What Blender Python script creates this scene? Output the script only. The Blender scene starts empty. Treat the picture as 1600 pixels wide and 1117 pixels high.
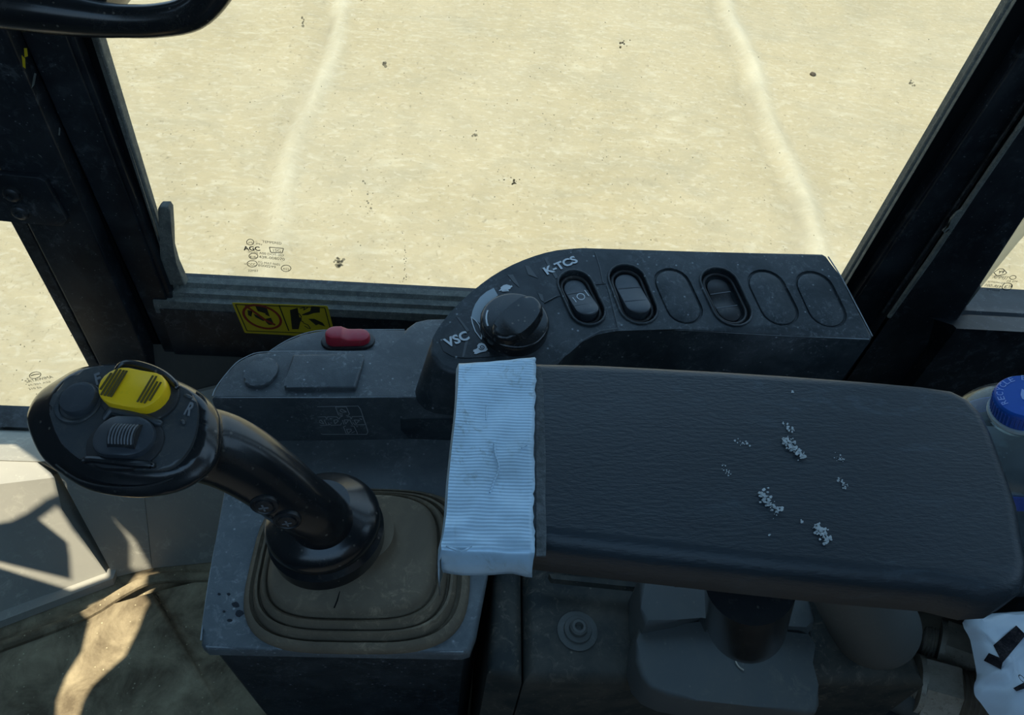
import bpy, bmesh, math, random
from mathutils import Vector, Matrix, noise
random.seed(7)
S = bpy.context.scene
COL = S.collection
PI = math.pi
V = Vector

# ------------------------------------------------------------------ camera
F, CX, CY = 1155.0, 800.0, 558.5
CAM = V((0, 0, 1.0))
def _d(px, py): return V((px - CX, -(py - CY), -F))
_up = (-_d(650, 1660)).normalized()
_x = _d(14000, 1150).normalized(); _x = (_x - _up * _x.dot(_up)).normalized()
_y = _up.cross(_x)
ROT = Matrix((_x, _y, _up))                     # camera space -> world
cd = bpy.data.cameras.new('camera'); cam = bpy.data.objects.new('camera', cd); COL.objects.link(cam)
cam.matrix_world = Matrix.Translation(CAM) @ ROT.to_4x4()
cd.sensor_width = 36; cd.sensor_fit = 'HORIZONTAL'; cd.lens = F * 36 / 1600
cd.clip_start = 0.01; cd.clip_end = 200
S.camera = cam

# ------------------------------------------------------------------ exposure, sky, sun
S.view_settings.view_transform = 'Standard'; S.view_settings.look = 'None'
S.view_settings.gamma = 1; S.view_settings.use_curve_mapping = False
S.view_settings.exposure = 0.0
w = bpy.data.worlds.new('sky'); S.world = w; w.use_nodes = True
nt = w.node_tree; bg = nt.nodes['Background']
tc = nt.nodes.new('ShaderNodeTexCoord'); sx = nt.nodes.new('ShaderNodeSeparateXYZ'); rp = nt.nodes.new('ShaderNodeValToRGB')
nt.links.new(tc.outputs['Generated'], sx.inputs[0]); nt.links.new(sx.outputs['Z'], rp.inputs[0]); nt.links.new(rp.outputs[0], bg.inputs[0])
rp.color_ramp.elements[0].color = (0.62, 0.83, 1.0, 1); rp.color_ramp.elements[1].color = (0.33, 0.62, 1.0, 1)
rp.color_ramp.elements[1].position = 0.8
bg.inputs[1].default_value = 1.45
sd = bpy.data.lights.new('sun', 'SUN'); sun = bpy.data.objects.new('sun', sd); COL.objects.link(sun)
SUN = V((0.36, 0.20, -0.88)).normalized()
sun.rotation_euler = SUN.to_track_quat('-Z', 'Y').to_euler()
sd.energy = 9.3; sd.angle = math.radians(0.3); sd.color = (1.0, 0.915, 0.73)

# ------------------------------------------------------------------ pixel -> point on a real plane
def at(p, n, c):
    wd = ROT @ _d(*p); n = V(n)
    return CAM + wd * ((c - n.dot(CAM)) / n.dot(wd))
def atz(p, z): return at(p, (0, 0, 1), z)
def aty(p, y): return at(p, (0, 1, 0), y)
def zm(ox, oy, s, pts): return [(ox + a * s, oy + b * s) for a, b in pts]   # crop coordinates -> picture

# ------------------------------------------------------------------ materials
MATS = {}
def mat(name, base, rough=0.5, spec=0.5, metal=0.0, dust=None, dust_amt=0.0, dscale=30, spk=0.0, spk_scale=260,
        bump=0.0, bscale=400, stretch=None, var=0.0, coat=0.0, edge=0.0):
    m = bpy.data.materials.new(name); m.use_nodes = True
    n = m.node_tree.nodes; l = m.node_tree.links
    b = n['Principled BSDF']
    b.inputs['Roughness'].default_value = rough; b.inputs['Metallic'].default_value = metal
    b.inputs['Specular IOR Level'].default_value = spec; b.inputs['Coat Weight'].default_value = coat
    b.inputs['Coat Roughness'].default_value = 0.15
    t = n.new('ShaderNodeTexCoord'); co = t.outputs['Object']
    if stretch:
        mp = n.new('ShaderNodeMapping'); mp.inputs['Scale'].default_value = stretch; l.new(co, mp.inputs[0]); co = mp.outputs[0]
    cur = None
    def rgb(c):
        r = n.new('ShaderNodeRGB'); r.outputs[0].default_value = (*c, 1); return r.outputs[0]
    cur = rgb(base)
    def noise_(sc, det=4, dist=0.0, rgh=0.6):
        x = n.new('ShaderNodeTexNoise'); x.inputs['Scale'].default_value = sc; x.inputs['Detail'].default_value = det
        x.inputs['Roughness'].default_value = rgh; x.inputs['Distortion'].default_value = dist
        l.new(co, x.inputs['Vector']); return x.outputs['Fac']
    def ramp(src, a, c, hi=1.0):
        r = n.new('ShaderNodeMapRange'); r.inputs['From Min'].default_value = a; r.inputs['From Max'].default_value = c
        r.inputs['To Max'].default_value = hi
        l.new(src, r.inputs['Value']); return r.outputs[0]
    def mixc(f, a, c):
        x = n.new('ShaderNodeMix'); x.data_type = 'RGBA'
        if isinstance(f, float): x.inputs[0].default_value = f
        else: l.new(f, x.inputs[0])
        l.new(a, x.inputs[6]); l.new(c, x.inputs[7]); return x.outputs[2]
    if var: cur = mixc(ramp(noise_(dscale * .5), .3, .7, var), cur, rgb([min(1, c * 2.2 + .01) for c in base]))
    if dust and dust_amt:
        f = ramp(noise_(dscale, 6, 0.4, .65), .38, .78, dust_amt); cur = mixc(f, cur, rgb(dust))
    if dust and edge:
        ge = n.new('ShaderNodeNewGeometry'); cur = mixc(ramp(ge.outputs['Pointiness'], .53, .62, edge), cur, rgb([min(1, c * 2.0) for c in dust]))
    if dust and dust_amt and bump < .5:
        a_ = ramp(noise_(dscale * 6, 9, .8, .75), .52, .68); g_ = ramp(noise_(dscale * .9, 4, 0.0, .6), .42, .62, min(1, dust_amt * 2.2))
        mm = n.new('ShaderNodeMath'); mm.operation = 'MULTIPLY'; l.new(a_, mm.inputs[0]); l.new(g_, mm.inputs[1])
        cur = mixc(mm.outputs[0], cur, rgb([min(1, c * 1.25) for c in dust]))
    if dust and spk:
        vo = n.new('ShaderNodeTexVoronoi'); vo.inputs['Scale'].default_value = spk_scale * .5; l.new(co, vo.inputs['Vector'])
        rm = n.new('ShaderNodeMapRange'); rm.inputs['From Min'].default_value = .0; rm.inputs['From Max'].default_value = .16
        rm.inputs['To Min'].default_value = spk * 2; rm.inputs['To Max'].default_value = 0; l.new(vo.outputs['Distance'], rm.inputs['Value'])
        gate = ramp(noise_(spk_scale * .22, 3), .47, .53)
        mu = n.new('ShaderNodeMath'); mu.operation = 'MULTIPLY'; l.new(rm.outputs[0], mu.inputs[0]); l.new(gate, mu.inputs[1])
        cur = mixc(mu.outputs[0], cur, rgb([min(1, c * 1.6) for c in dust]))
    l.new(cur, b.inputs['Base Color'])
    if bump:
        bp = n.new('ShaderNodeBump'); bp.inputs['Strength'].default_value = bump; bp.inputs['Distance'].default_value = 0.001
        l.new(noise_(bscale, 3), bp.inputs['Height']); l.new(bp.outputs[0], b.inputs['Normal'])
    MATS[name] = m
    return m
DUST = (0.16, 0.14, 0.11)
DUSTB = (0.20, 0.22, 0.23)
BK = (0.017, 0.025, 0.030)
M_TRAY = mat('dusty black console plastic', (0.055, 0.068, 0.076), .50, .5, dust=DUSTB, dust_amt=.42, spk=.85, bump=.25, bscale=900)
M_CONS = mat('black switch console plastic', BK, .46, .5, dust=DUSTB, dust_amt=.25, spk=.6, bump=.15, bscale=900)
M_FILM = mat('glossy black panel film', (0.010, 0.012, 0.014), .30, .5, dust=DUSTB, dust_amt=.16, spk=.7)
M_GLOSS = mat('worn glossy black grip plastic', (0.010, 0.012, 0.014), .24, .5, dust=DUST, dust_amt=.06, spk=.35, coat=.2)
M_FACE = mat('satin black grip face', (0.032, 0.040, 0.046), .40, .5, dust=DUST, dust_amt=.30, dscale=45, spk=.3)
M_RUB = mat('black rubber seal', (0.012, 0.014, 0.015), .6, .4, dust=DUSTB, dust_amt=.35)
M_GROOVE = mat('dark groove rubber', (0.004, 0.005, 0.006), .8, .15)
M_SEALG = mat('weathered grey window seal', (0.10, 0.108, 0.098), .7, .35, dust=(.30, .30, .25), dust_amt=.5, dscale=110, spk=.6, spk_scale=500, bump=.4)
M_BOOT = mat('dust covered rubber boot', (0.155, 0.125, 0.088), .85, .2, dust=(0.30, 0.235, 0.155), dust_amt=.6, dscale=14, bump=.3, bscale=700)
M_BOX = mat('dusty lever pedestal plastic', (0.095, 0.115, 0.125), .45, .5, dust=(0.24, 0.26, 0.26), dust_amt=.60, dscale=22, spk=.6, bump=.2, bscale=800)
M_PILLAR = mat('black painted cab steel', (0.006, 0.009, 0.013), .45, .35, dust=DUSTB, dust_amt=.16, dscale=12, spk=.3, spk_scale=330)
M_ARM = mat('black grained vinyl', (0.012, 0.021, 0.028), .45, .45, dust=(.06, .09, .11), dust_amt=.18, dscale=9, bump=.4, bscale=420, stretch=(.45, 1.3, 1))
M_RED = mat('red switch plastic', (0.45, 0.012, 0.035), .35, .5, dust=DUST, dust_amt=.25, dscale=60)
M_YEL = mat('yellow switch plastic', (1.0, 0.60, 0.01), .35, .5, dust=(.25, .18, .03), dust_amt=.12, dscale=80)
M_YDIRT = mat('dirty switch ribs', (0.09, 0.065, 0.012), .6, .3)
M_ROCK = mat('black rocker plastic', (0.030, 0.037, 0.045), .36, .6, dust=DUSTB, dust_amt=.12)
M_ROCKD = mat('dark rocker plastic', (0.012, 0.014, 0.017), .45, .5, dust=DUST, dust_amt=.2, spk=.3)
M_WHITE = mat('white print', (0.62, 0.66, 0.68), .5, .4)
M_GREYP = mat('grey print', (0.16, 0.17, 0.18), .6, .3)
M_DIMP = mat('faded print', (0.11, 0.12, 0.125), .6, .3)
M_SCALE = mat('pale blue grey scale print', (0.36, 0.43, 0.47), .45, .4, dust=(.3, .33, .35), dust_amt=.4)
M_SIGN = mat('yellow warning film', (0.58, 0.42, 0.01), .45, .4, dust=(.3, .24, .05), dust_amt=.25)
M_SIGNK = mat('black sign print', (0.02, 0.02, 0.015), .5, .4)
M_SIGNR = mat('red sign print', (0.24, 0.025, 0.015), .5, .4)
M_BROWN = mat('dusty lower cab panel', (0.075, 0.068, 0.056), .7, .3, dust=(0.13, 0.115, 0.09), dust_amt=.6, dscale=8)
M_KICK = mat('grey trim panel', (0.31, 0.30, 0.255), .55, .4, dust=(0.42, 0.40, 0.33), dust_amt=.5, dscale=10, spk=.2)
M_FLOOR = mat('muddy floor rubber', (0.13, 0.10, 0.06), .85, .2, dust=(0.66, 0.55, 0.34), dust_amt=.62, dscale=18, bump=.9, bscale=160, spk=.3)
M_SEAT = mat('dusty seat base panel', (0.030, 0.036, 0.034), .7, .3, dust=(0.14, 0.12, 0.09), dust_amt=.8, dscale=18, spk=.5)
M_COVER = mat('grey blue moulded cover', (0.075, 0.085, 0.085), .55, .4, dust=(0.11, 0.11, 0.095), dust_amt=.6, dscale=16, spk=.3)
M_BULB = mat('grey rubber', (0.085, 0.090, 0.082), .55, .4, dust=(.11, .11, .10), dust_amt=.4, dscale=25)
M_STEEL = mat('dull zinc steel', (0.50, 0.46, 0.37), .5, .5, metal=.1, dust=(0.12, 0.09, 0.06), dust_amt=.5, dscale=50, bump=.3)
M_HOSE = mat('braided dark hose', (0.18, 0.15, 0.11), .7, .3, dust=(0.10, 0.08, 0.06), dust_amt=.5, dscale=40)
M_BAG = mat('white plastic bag', (0.62, 0.68, 0.74), .45, .4, dust=(.45, .50, .55), dust_amt=.3, dscale=30)
M_BULBC = mat('milky clear plastic', (.35, .42, .43), .3, .5)
M_SCREW = mat('black oxide screw', (0.03, 0.032, 0.034), .4, .5, metal=.5, dust=DUSTB, dust_amt=.3)
M_CAP = mat('blue bottle cap', (0.008, 0.085, 0.42), .35, .5, dust=(.02, .09, .55), dust_amt=.2)
M_LABEL = mat('blue bottle label', (0.012, 0.055, 0.36), .4, .5, dust=(.15, .25, .5), dust_amt=.3)
M_OUTB = mat('pale blue machine paint', (0.42, 0.55, 0.58), .4, .5, dust=(.6, .62, .58), dust_amt=.4)
M_BEIGE = mat('sun bleached seal', (0.42, 0.38, 0.26), .8, .2, dust=(.28, .25, .17), dust_amt=.6, dscale=60)
def add_translucent(m, k=.6, tr=.25):
    n = m.node_tree.nodes; l = m.node_tree.links; b = n['Principled BSDF']; out = n['Material Output']
    t = n.new('ShaderNodeBsdfTranslucent'); t.inputs[0].default_value = (.75, .70, .52, 1)
    p = n.new('ShaderNodeBsdfTransparent'); a = n.new('ShaderNodeMixShader'); c = n.new('ShaderNodeMixShader')
    a.inputs[0].default_value = k; l.new(b.outputs[0], a.inputs[1]); l.new(t.outputs[0], a.inputs[2])
    c.inputs[0].default_value = tr; l.new(a.outputs[0], c.inputs[1]); l.new(p.outputs[0], c.inputs[2]); l.new(c.outputs[0], out.inputs[0])
add_translucent(M_BEIGE, .6, .45)
M_PAINT = mat('dried white paint', (0.46, 0.50, 0.50), .7, .3, dust=(.15, .18, .2), dust_amt=.5, dscale=200)
M_HOUSE = mat('dark cab lining', (0.03, 0.033, 0.035), .7, .3)
M_STONE = mat('dark pebble', (0.06, 0.05, 0.035), .9, .2)
M_LEAF = mat('dry leaf', (0.22, 0.16, 0.08), .9, .2)
M_GMARK = mat('grey glass etching', (0.05, 0.055, 0.05), .8, .1)
M_GDIRT = mat('dried mud on glass', (0.30, 0.26, 0.17), .9, .1)
M_GDIRT.node_tree.nodes['Principled BSDF'].inputs['Alpha'].default_value = .38; M_LEAF.node_tree.nodes['Principled BSDF'].inputs['Alpha'].default_value = .7
M_TAPED = mat('torn tape residue', (0.06, 0.068, 0.07), .9, .2, dust=(.22, .24, .25), dust_amt=.5, dscale=250, bump=.8)

def tape_mat():
    m = mat('ribbed silver tape', (0.44, 0.62, 0.76), .38, .5, dust=(0.15, .18, .18), dust_amt=.45, dscale=22)
    n = m.node_tree.nodes; l = m.node_tree.links; b = n['Principled BSDF']
    tc = n.new('ShaderNodeTexCoord'); wv = n.new('ShaderNodeTexWave'); wv.bands_direction = 'Y'
    wv.inputs['Scale'].default_value = 165; wv.inputs['Distortion'].default_value = .6; wv.inputs['Detail'].default_value = 1
    wv.inputs['Detail Scale'].default_value = .3
    l.new(tc.outputs['Object'], wv.inputs[0])
    bp = n.new('ShaderNodeBump'); bp.inputs['Strength'].default_value = .18; bp.inputs['Distance'].default_value = .0006
    l.new(wv.outputs['Fac'], bp.inputs['Height']); l.new(bp.outputs[0], b.inputs['Normal'])
    b.inputs['Metallic'].default_value = .25
    return m
M_TAPE = tape_mat()

def glass_mat(name, tint, dirt, dirt_col=(.52, .48, .34), gloss=.06, dscale=14):
    m = bpy.data.materials.new(name); m.use_nodes = True
    n = m.node_tree.nodes; l = m.node_tree.links; n.remove(n['Principled BSDF'])
    out = n['Material Output']
    tr = n.new('ShaderNodeBsdfTransparent'); tr.inputs[0].default_value = (*tint, 1)
    gl = n.new('ShaderNodeBsdfGlossy'); gl.inputs['Roughness'].default_value = .04
    lw = n.new('ShaderNodeLayerWeight'); lw.inputs[0].default_value = .5
    pw = n.new('ShaderNodeMath'); pw.operation = 'POWER'; l.new(lw.outputs['Facing'], pw.inputs[0]); pw.inputs[1].default_value = 4
    fr = n.new('ShaderNodeMapRange'); l.new(pw.outputs[0], fr.inputs[0]); fr.inputs['To Min'].default_value = .02; fr.inputs['To Max'].default_value = .6
    m1 = n.new('ShaderNodeMixShader'); l.new(fr.outputs[0], m1.inputs[0]); l.new(tr.outputs[0], m1.inputs[1]); l.new(gl.outputs[0], m1.inputs[2])
    df = n.new('ShaderNodeBsdfDiffuse'); df.inputs[0].default_value = (*dirt_col, 1)
    t = n.new('ShaderNodeTexCoord'); a = n.new('ShaderNodeTexNoise'); a.inputs['Scale'].default_value = dscale; a.inputs['Detail'].default_value = 8
    a.inputs['Roughness'].default_value = .7; l.new(t.outputs['Object'], a.inputs[0])
    r = n.new('ShaderNodeMapRange'); r.inputs['From Min'].default_value = .35; r.inputs['From Max'].default_value = .8; r.inputs['To Max'].default_value = dirt
    l.new(a.outputs['Fac'], r.inputs[0])
    m2 = n.new('ShaderNodeMixShader'); l.new(r.outputs[0], m2.inputs[0]); l.new(m1.outputs[0], m2.inputs[1]); l.new(df.outputs[0], m2.inputs[2])
    l.new(m2.outputs[0], out.inputs[0]); return m
M_GLASS = glass_mat('dusty window glass', (.94, .94, .93), .10)
def clear_plastic():
    m = bpy.data.materials.new('clear bottle plastic'); m.use_nodes = True
    n = m.node_tree.nodes; l = m.node_tree.links; n.remove(n['Principled BSDF']); out = n['Material Output']
    tr = n.new('ShaderNodeBsdfTransparent'); tr.inputs[0].default_value = (.80, .88, .90, 1)
    gl = n.new('ShaderNodeBsdfGlossy'); gl.inputs['Roughness'].default_value = .22; gl.inputs[0].default_value = (.75, .82, .82, 1)
    lw = n.new('ShaderNodeLayerWeight'); lw.inputs[0].default_value = .12
    tcn = n.new('ShaderNodeTexCoord'); no = n.new('ShaderNodeTexNoise'); no.inputs['Scale'].default_value = 60; l.new(tcn.outputs['Object'], no.inputs[0])
    bp = n.new('ShaderNodeBump'); bp.inputs['Strength'].default_value = .4; bp.inputs['Distance'].default_value = .003
    l.new(no.outputs['Fac'], bp.inputs['Height']); l.new(bp.outputs[0], gl.inputs['Normal'])
    m1 = n.new('ShaderNodeMixShader'); l.new(lw.outputs['Facing'], m1.inputs[0]); l.new(tr.outputs[0], m1.inputs[1]); l.new(gl.outputs[0], m1.inputs[2])
    l.new(m1.outputs[0], out.inputs[0]); return m
M_CLEAR = clear_plastic()

# ------------------------------------------------------------------ object helpers
def link_mesh(name, me, m, parent=None, sharp=35, base=None):
    if m is not None: me.materials.append(m)
    for p in me.polygons: p.use_smooth = True
    me.set_sharp_from_angle(angle=math.radians(sharp))
    o = bpy.data.objects.new(name, me); COL.objects.link(o)
    if parent is not None:
        b = V((0, 0, 0)); q = parent
        while q is not None: b += q.location; q = q.parent
        me.transform(Matrix.Translation(-b)); o.parent = parent
    else:
        vs = [v.co for v in me.vertices]
        if base is None:
            lo = V((min(v.x for v in vs), min(v.y for v in vs), min(v.z for v in vs))); hi = V((max(v.x for v in vs), max(v.y for v in vs), max(v.z for v in vs)))
            base = V(((lo.x + hi.x) / 2, (lo.y + hi.y) / 2, lo.z))
        me.transform(Matrix.Translation(-V(base))); o.location = base
    return o
def from_bm(name, bm, m, parent=None, sharp=35):
    bmesh.ops.recalc_face_normals(bm, faces=bm.faces)
    me = bpy.data.meshes.new(name); bm.to_mesh(me); bm.free()
    return link_mesh(name, me, m, parent, sharp)
def thing(name, label, cat, loc=(0, 0, 0), group=None):
    o = bpy.data.objects.new(name, None); COL.objects.link(o); o.location = loc; o.empty_display_size = .02
    o['label'] = label; o['category'] = cat
    if group: o['group'] = group
    return o
def tag(o, label, cat, group=None):
    o['label'] = label; o['category'] = cat
    if group: o['group'] = group
    return o
def struct(o): o['kind'] = 'structure'; return o
def stuff(o): o['kind'] = 'stuff'; return o

def prism_bm(top, depth, bevel=0.0, seg=3, bm=None):
    """top: 3D polygon; depth: vector (or list of lower points)."""
    bm2 = bmesh.new()
    a = [bm2.verts.new(p) for p in top]
    low = depth if isinstance(depth, list) else [p + V(depth) for p in top]
    b = [bm2.verts.new(p) for p in low]
    ft = bm2.faces.new(a); bm2.faces.new(b[::-1])
    k = len(a)
    for i in range(k): bm2.faces.new((a[i], b[i], b[(i + 1) % k], a[(i + 1) % k]))
    if bevel: bmesh.ops.bevel(bm2, geom=[e for e in ft.edges], offset=bevel, segments=seg, profile=.5, affect='EDGES', clamp_overlap=True)
    bmesh.ops.triangulate(bm2, faces=[f for f in bm2.faces if len(f.verts) > 4])
    if bm is None: return bm2
    me = bpy.data.meshes.new('t'); bm2.to_mesh(me); bm2.free(); bm.from_mesh(me); bpy.data.meshes.remove(me); return bm
def prism(name, top, depth, m, parent=None, bevel=0.0, seg=3): return from_bm(name, prism_bm(top, depth, bevel, seg), m, parent)
def box_bm(lo, hi, bm=None, bevel=0.0):
    (x0, y0, z0), (x1, y1, z1) = lo, hi
    return prism_bm([V((x0, y0, z1)), V((x1, y0, z1)), V((x1, y1, z1)), V((x0, y1, z1))], (0, 0, z0 - z1), bevel, 2, bm)
def box(name, lo, hi, m, parent=None, bevel=0.0): return from_bm(name, box_bm(lo, hi, None, bevel), m, parent)
def smooth_poly(pts, n=4, closed=True):
    """Catmull-Rom through the points."""
    out = []; k = len(pts)
    for i in range(k if closed else k - 1):
        p = [V(pts[(i + j) % k]) if closed else V(pts[max(0, min(k - 1, i + j))]) for j in (-1, 0, 1, 2)]
        for s in range(n):
            t = s / n
            out.append(.5 * ((2 * p[1]) + (p[2] - p[0]) * t + (2 * p[0] - 5 * p[1] + 4 * p[2] - p[3]) * t * t + (3 * p[1] - p[0] - 3 * p[2] + p[3]) * t ** 3))
    if not closed: out.append(V(pts[-1]))
    return out
def round_poly(pts, r, seg=5):
    """round the corners of a planar polygon; r a number or a list."""
    out = []; k = len(pts)
    for i in range(k):
        p = V(pts[i]); a = V(pts[i - 1]) - p; b = V(pts[(i + 1) % k]) - p
        rr = r[i] if isinstance(r, (list, tuple)) else r
        rr = min(rr, a.length * .45, b.length * .45)
        if rr <= 0: out.append(p); continue
        s = p + a.normalized() * rr; e = p + b.normalized() * rr
        for j in range(seg + 1):
            t = j / seg; out.append(s * (1 - t) ** 2 + p * 2 * t * (1 - t) + e * t * t)
    return out
def frame(o, x, n):
    n = V(n).normalized(); x = V(x); x = (x - n * x.dot(n)).normalized(); y = n.cross(x)
    return Matrix(((x.x, y.x, n.x, o[0]), (x.y, y.y, n.y, o[1]), (x.z, y.z, n.z, o[2]), (0, 0, 0, 1)))
def lathe_bm(prof, fr, n=40, bm=None, sy=1.0):
    bm = bm or bmesh.new(); rings = []
    for r, z in prof:
        if r < 1e-6: rings.append([bm.verts.new(fr @ V((0, 0, z)))])
        else: rings.append([bm.verts.new(fr @ V((r * math.cos(2 * PI * i / n), sy * r * math.sin(2 * PI * i / n), z))) for i in range(n)])
    for a, b in zip(rings, rings[1:]):
        for i in range(n):
            j = (i + 1) % n
            if len(a) == 1 and len(b) == 1: continue
            if len(a) == 1: bm.faces.new((a[0], b[i], b[j]))
            elif len(b) == 1: bm.faces.new((a[i], b[0], a[j]))
            else: bm.faces.new((a[i], b[i], b[j], a[j]))
    return bm
def tube_bm(path, rad, n=12, bm=None, sq=1.0, upv=(0, 0, 1)):
    bm = bm or bmesh.new(); rings = []
    path = [V(p) for p in path]
    for k, p in enumerate(path):
        t = (path[min(k + 1, len(path) - 1)] - path[max(k - 1, 0)]).normalized()
        s = t.cross(V(upv)).normalized(); u = s.cross(t)
        r = rad[k] if isinstance(rad, (list, tuple)) else rad
        rings.append([bm.verts.new(p + s * r * math.cos(2 * PI * i / n) + u * r * sq * math.sin(2 * PI * i / n)) for i in range(n)])
    for a, b in zip(rings, rings[1:]):
        for i in range(n): bm.faces.new((a[i], b[i], b[(i + 1) % n], a[(i + 1) % n]))
    bm.faces.new(rings[0]); bm.faces.new(rings[-1][::-1])
    return bm
def stadium(L, W, n=10):
    pts = []; h = L / 2 - W / 2
    for i in range(n + 1): a = -PI / 2 + PI * i / n; pts.append((h + W / 2 * math.cos(a), W / 2 * math.sin(a)))
    for i in range(n + 1): a = PI / 2 + PI * i / n; pts.append((-h + W / 2 * math.cos(a), W / 2 * math.sin(a)))
    return pts
def pill_bm(L, W, hf, zb, fr, bev=.0015, n=14, bm=None):
    """rocker-like pill: u along x; hf(u) gives the top height."""
    bm = bm or bmesh.new()
    us = [-L / 2 + L * (.5 - .5 * math.cos(PI * i / n)) for i in range(n + 1)]
    us = sorted(set(us + [-L / 6, L / 6, -L / 6 + .0008, L / 6 - .0008, 0]))
    def hw(u, off=0):
        w = W / 2 - off; h = L / 2 - W / 2; x = abs(u) - h
        return w if x <= 0 else math.sqrt(max(0, (W / 2) ** 2 - x * x)) * w / (W / 2)
    levels = [(0, 'b'), (0, -bev), (bev * .3, -bev * .3), (bev, 0)]
    rows = []
    for u in us:
        left = []; right = []
        for off, dz in levels:
            uu = u * (1 - 2 * off / L)
            w = hw(u, off); z = zb if dz == 'b' else hf(u) + dz
            left.append(V((uu, w, z))); right.append(V((uu, -w, z)))
        rows.append([bm.verts.new(fr @ p) for p in left + right[::-1]])
    for a, b in zip(rows, rows[1:]):
        for i in range(len(a) - 1): bm.faces.new((a[i], a[i + 1], b[i + 1], b[i]))
        bm.faces.new((a[-1], a[0], b[0], b[-1]))
    bmesh.ops.remove_doubles(bm, verts=bm.verts, dist=1e-5)
    return bm
def ring_bm(outline3d, r, n=6, bm=None, nrm=(0, 0, 1)):
    """closed thin bead following an outline."""
    bm = bm or bmesh.new(); k = len(outline3d); rings = []
    for i, p in enumerate(outline3d):
        t = (outline3d[(i + 1) % k] - outline3d[i - 1]).normalized(); s = t.cross(V(nrm)).normalized(); u = s.cross(t)
        rings.append([bm.verts.new(p + s * r * math.cos(2 * PI * j / n) + u * r * math.sin(2 * PI * j / n)) for j in range(n)])
    for i in range(k):
        a, b = rings[i], rings[(i + 1) % k]
        for j in range(n): bm.faces.new((a[j], b[j], b[(j + 1) % n], a[(j + 1) % n]))
    return bm
def flat_bm(polys, lift, bm=None, th=.0002):
    """thin printed shapes: 3D polygons lifted along a vector."""
    bm = bm or bmesh.new(); lv = V(lift)
    for P in polys:
        prism_bm([p + lv for p in P], -lv.normalized() * th, 0, 1, bm)
    return bm
def stroke(p, q, w, nrm):
    p, q = V(p), V(q); t = (q - p).normalized(); s = t.cross(V(nrm)).normalized() * w / 2
    return [p - s, q - s, q + s, p + s]
def polyline(pts, w, nrm): return [stroke(a, b, w, nrm) for a, b in zip(pts, pts[1:])]
def text_obj(name, s, p0, p1, nrm, m, parent=None, height=None, lift=.0004, thick=0.0, flip=False, bold=0.0):
    """text whose baseline runs from p0 to p1."""
    cu = bpy.data.curves.new('t', 'FONT'); cu.body = s; cu.size = 1; cu.resolution_u = 3; cu.offset = bold
    o = bpy.data.objects.new('t', cu); COL.objects.link(o)
    dg = bpy.context.evaluated_depsgraph_get(); dg.update()
    me = bpy.data.meshes.new_from_object(o.evaluated_get(dg)); bpy.data.objects.remove(o)
    xs = [v.co.x for v in me.vertices]; ys = [v.co.y for v in me.vertices]
    L = (V(p1) - V(p0)).length; sx = L / (max(xs) - min(xs)); hy = max(ys) - min(ys)
    sy = (height / hy) if height else sx
    x0 = min(xs); y0 = min(ys)
    for v in me.vertices: v.co = V(((v.co.x - x0) * sx, (v.co.y - y0) * sy, lift + thick))
    if flip:
        for v in me.vertices: v.co.x = L - v.co.x
    me.transform(frame(p0, V(p1) - V(p0), nrm))
    if not thick: return link_mesh(name, me, m, parent)
    bm = bmesh.new(); bm.from_mesh(me)
    r = bmesh.ops.extrude_face_region(bm, geom=bm.faces[:]); n_ = V(nrm).normalized()
    bmesh.ops.translate(bm, verts=[g for g in r['geom'] if isinstance(g, bmesh.types.BMVert)], vec=-n_ * thick)
    return from_bm(name, bm, m, parent)
def apply_mod(o, fn):
    fn(o); dg = bpy.context.evaluated_depsgraph_get(); dg.update()
    me = bpy.data.meshes.new_from_object(o.evaluated_get(dg)); o.modifiers.clear(); old = o.data; o.data = me
    bpy.data.meshes.remove(old); return o
def cut(o, cutters):
    """boolean difference with temporary cutter meshes (given as one bmesh in world space)."""
    me = bpy.data.meshes.new('c'); bmesh.ops.recalc_face_normals(cutters, faces=cutters.faces); cutters.to_mesh(me); cutters.free()
    c = bpy.data.objects.new('c', me); COL.objects.link(c)
    bpy.context.view_layer.update()
    md = o.modifiers.new('b', 'BOOLEAN'); md.operation = 'DIFFERENCE'; md.solver = 'EXACT'; md.object = c
    dg = bpy.context.evaluated_depsgraph_get(); dg.update()
    m2 = bpy.data.meshes.new_from_object(o.evaluated_get(dg)); o.modifiers.clear(); o.data = m2
    bpy.data.objects.remove(c)
    for p in m2.polygons: p.use_smooth = True
    m2.set_sharp_from_angle(angle=math.radians(32))
def blob(c, r, seed, squash=(1, 1, 1), sub=2, amp=.3):
    bm = bmesh.new(); bmesh.ops.create_icosphere(bm, subdivisions=sub, radius=1)
    for v in bm.verts:
        k = 1 + amp * noise.noise(v.co * 1.5 + V((seed * 3.1, seed, 0)))
        v.co = V(c) + V((v.co.x * squash[0], v.co.y * squash[1], v.co.z * squash[2])) * r * k
    return bm

UPZ = (0, 0, 1)
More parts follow.
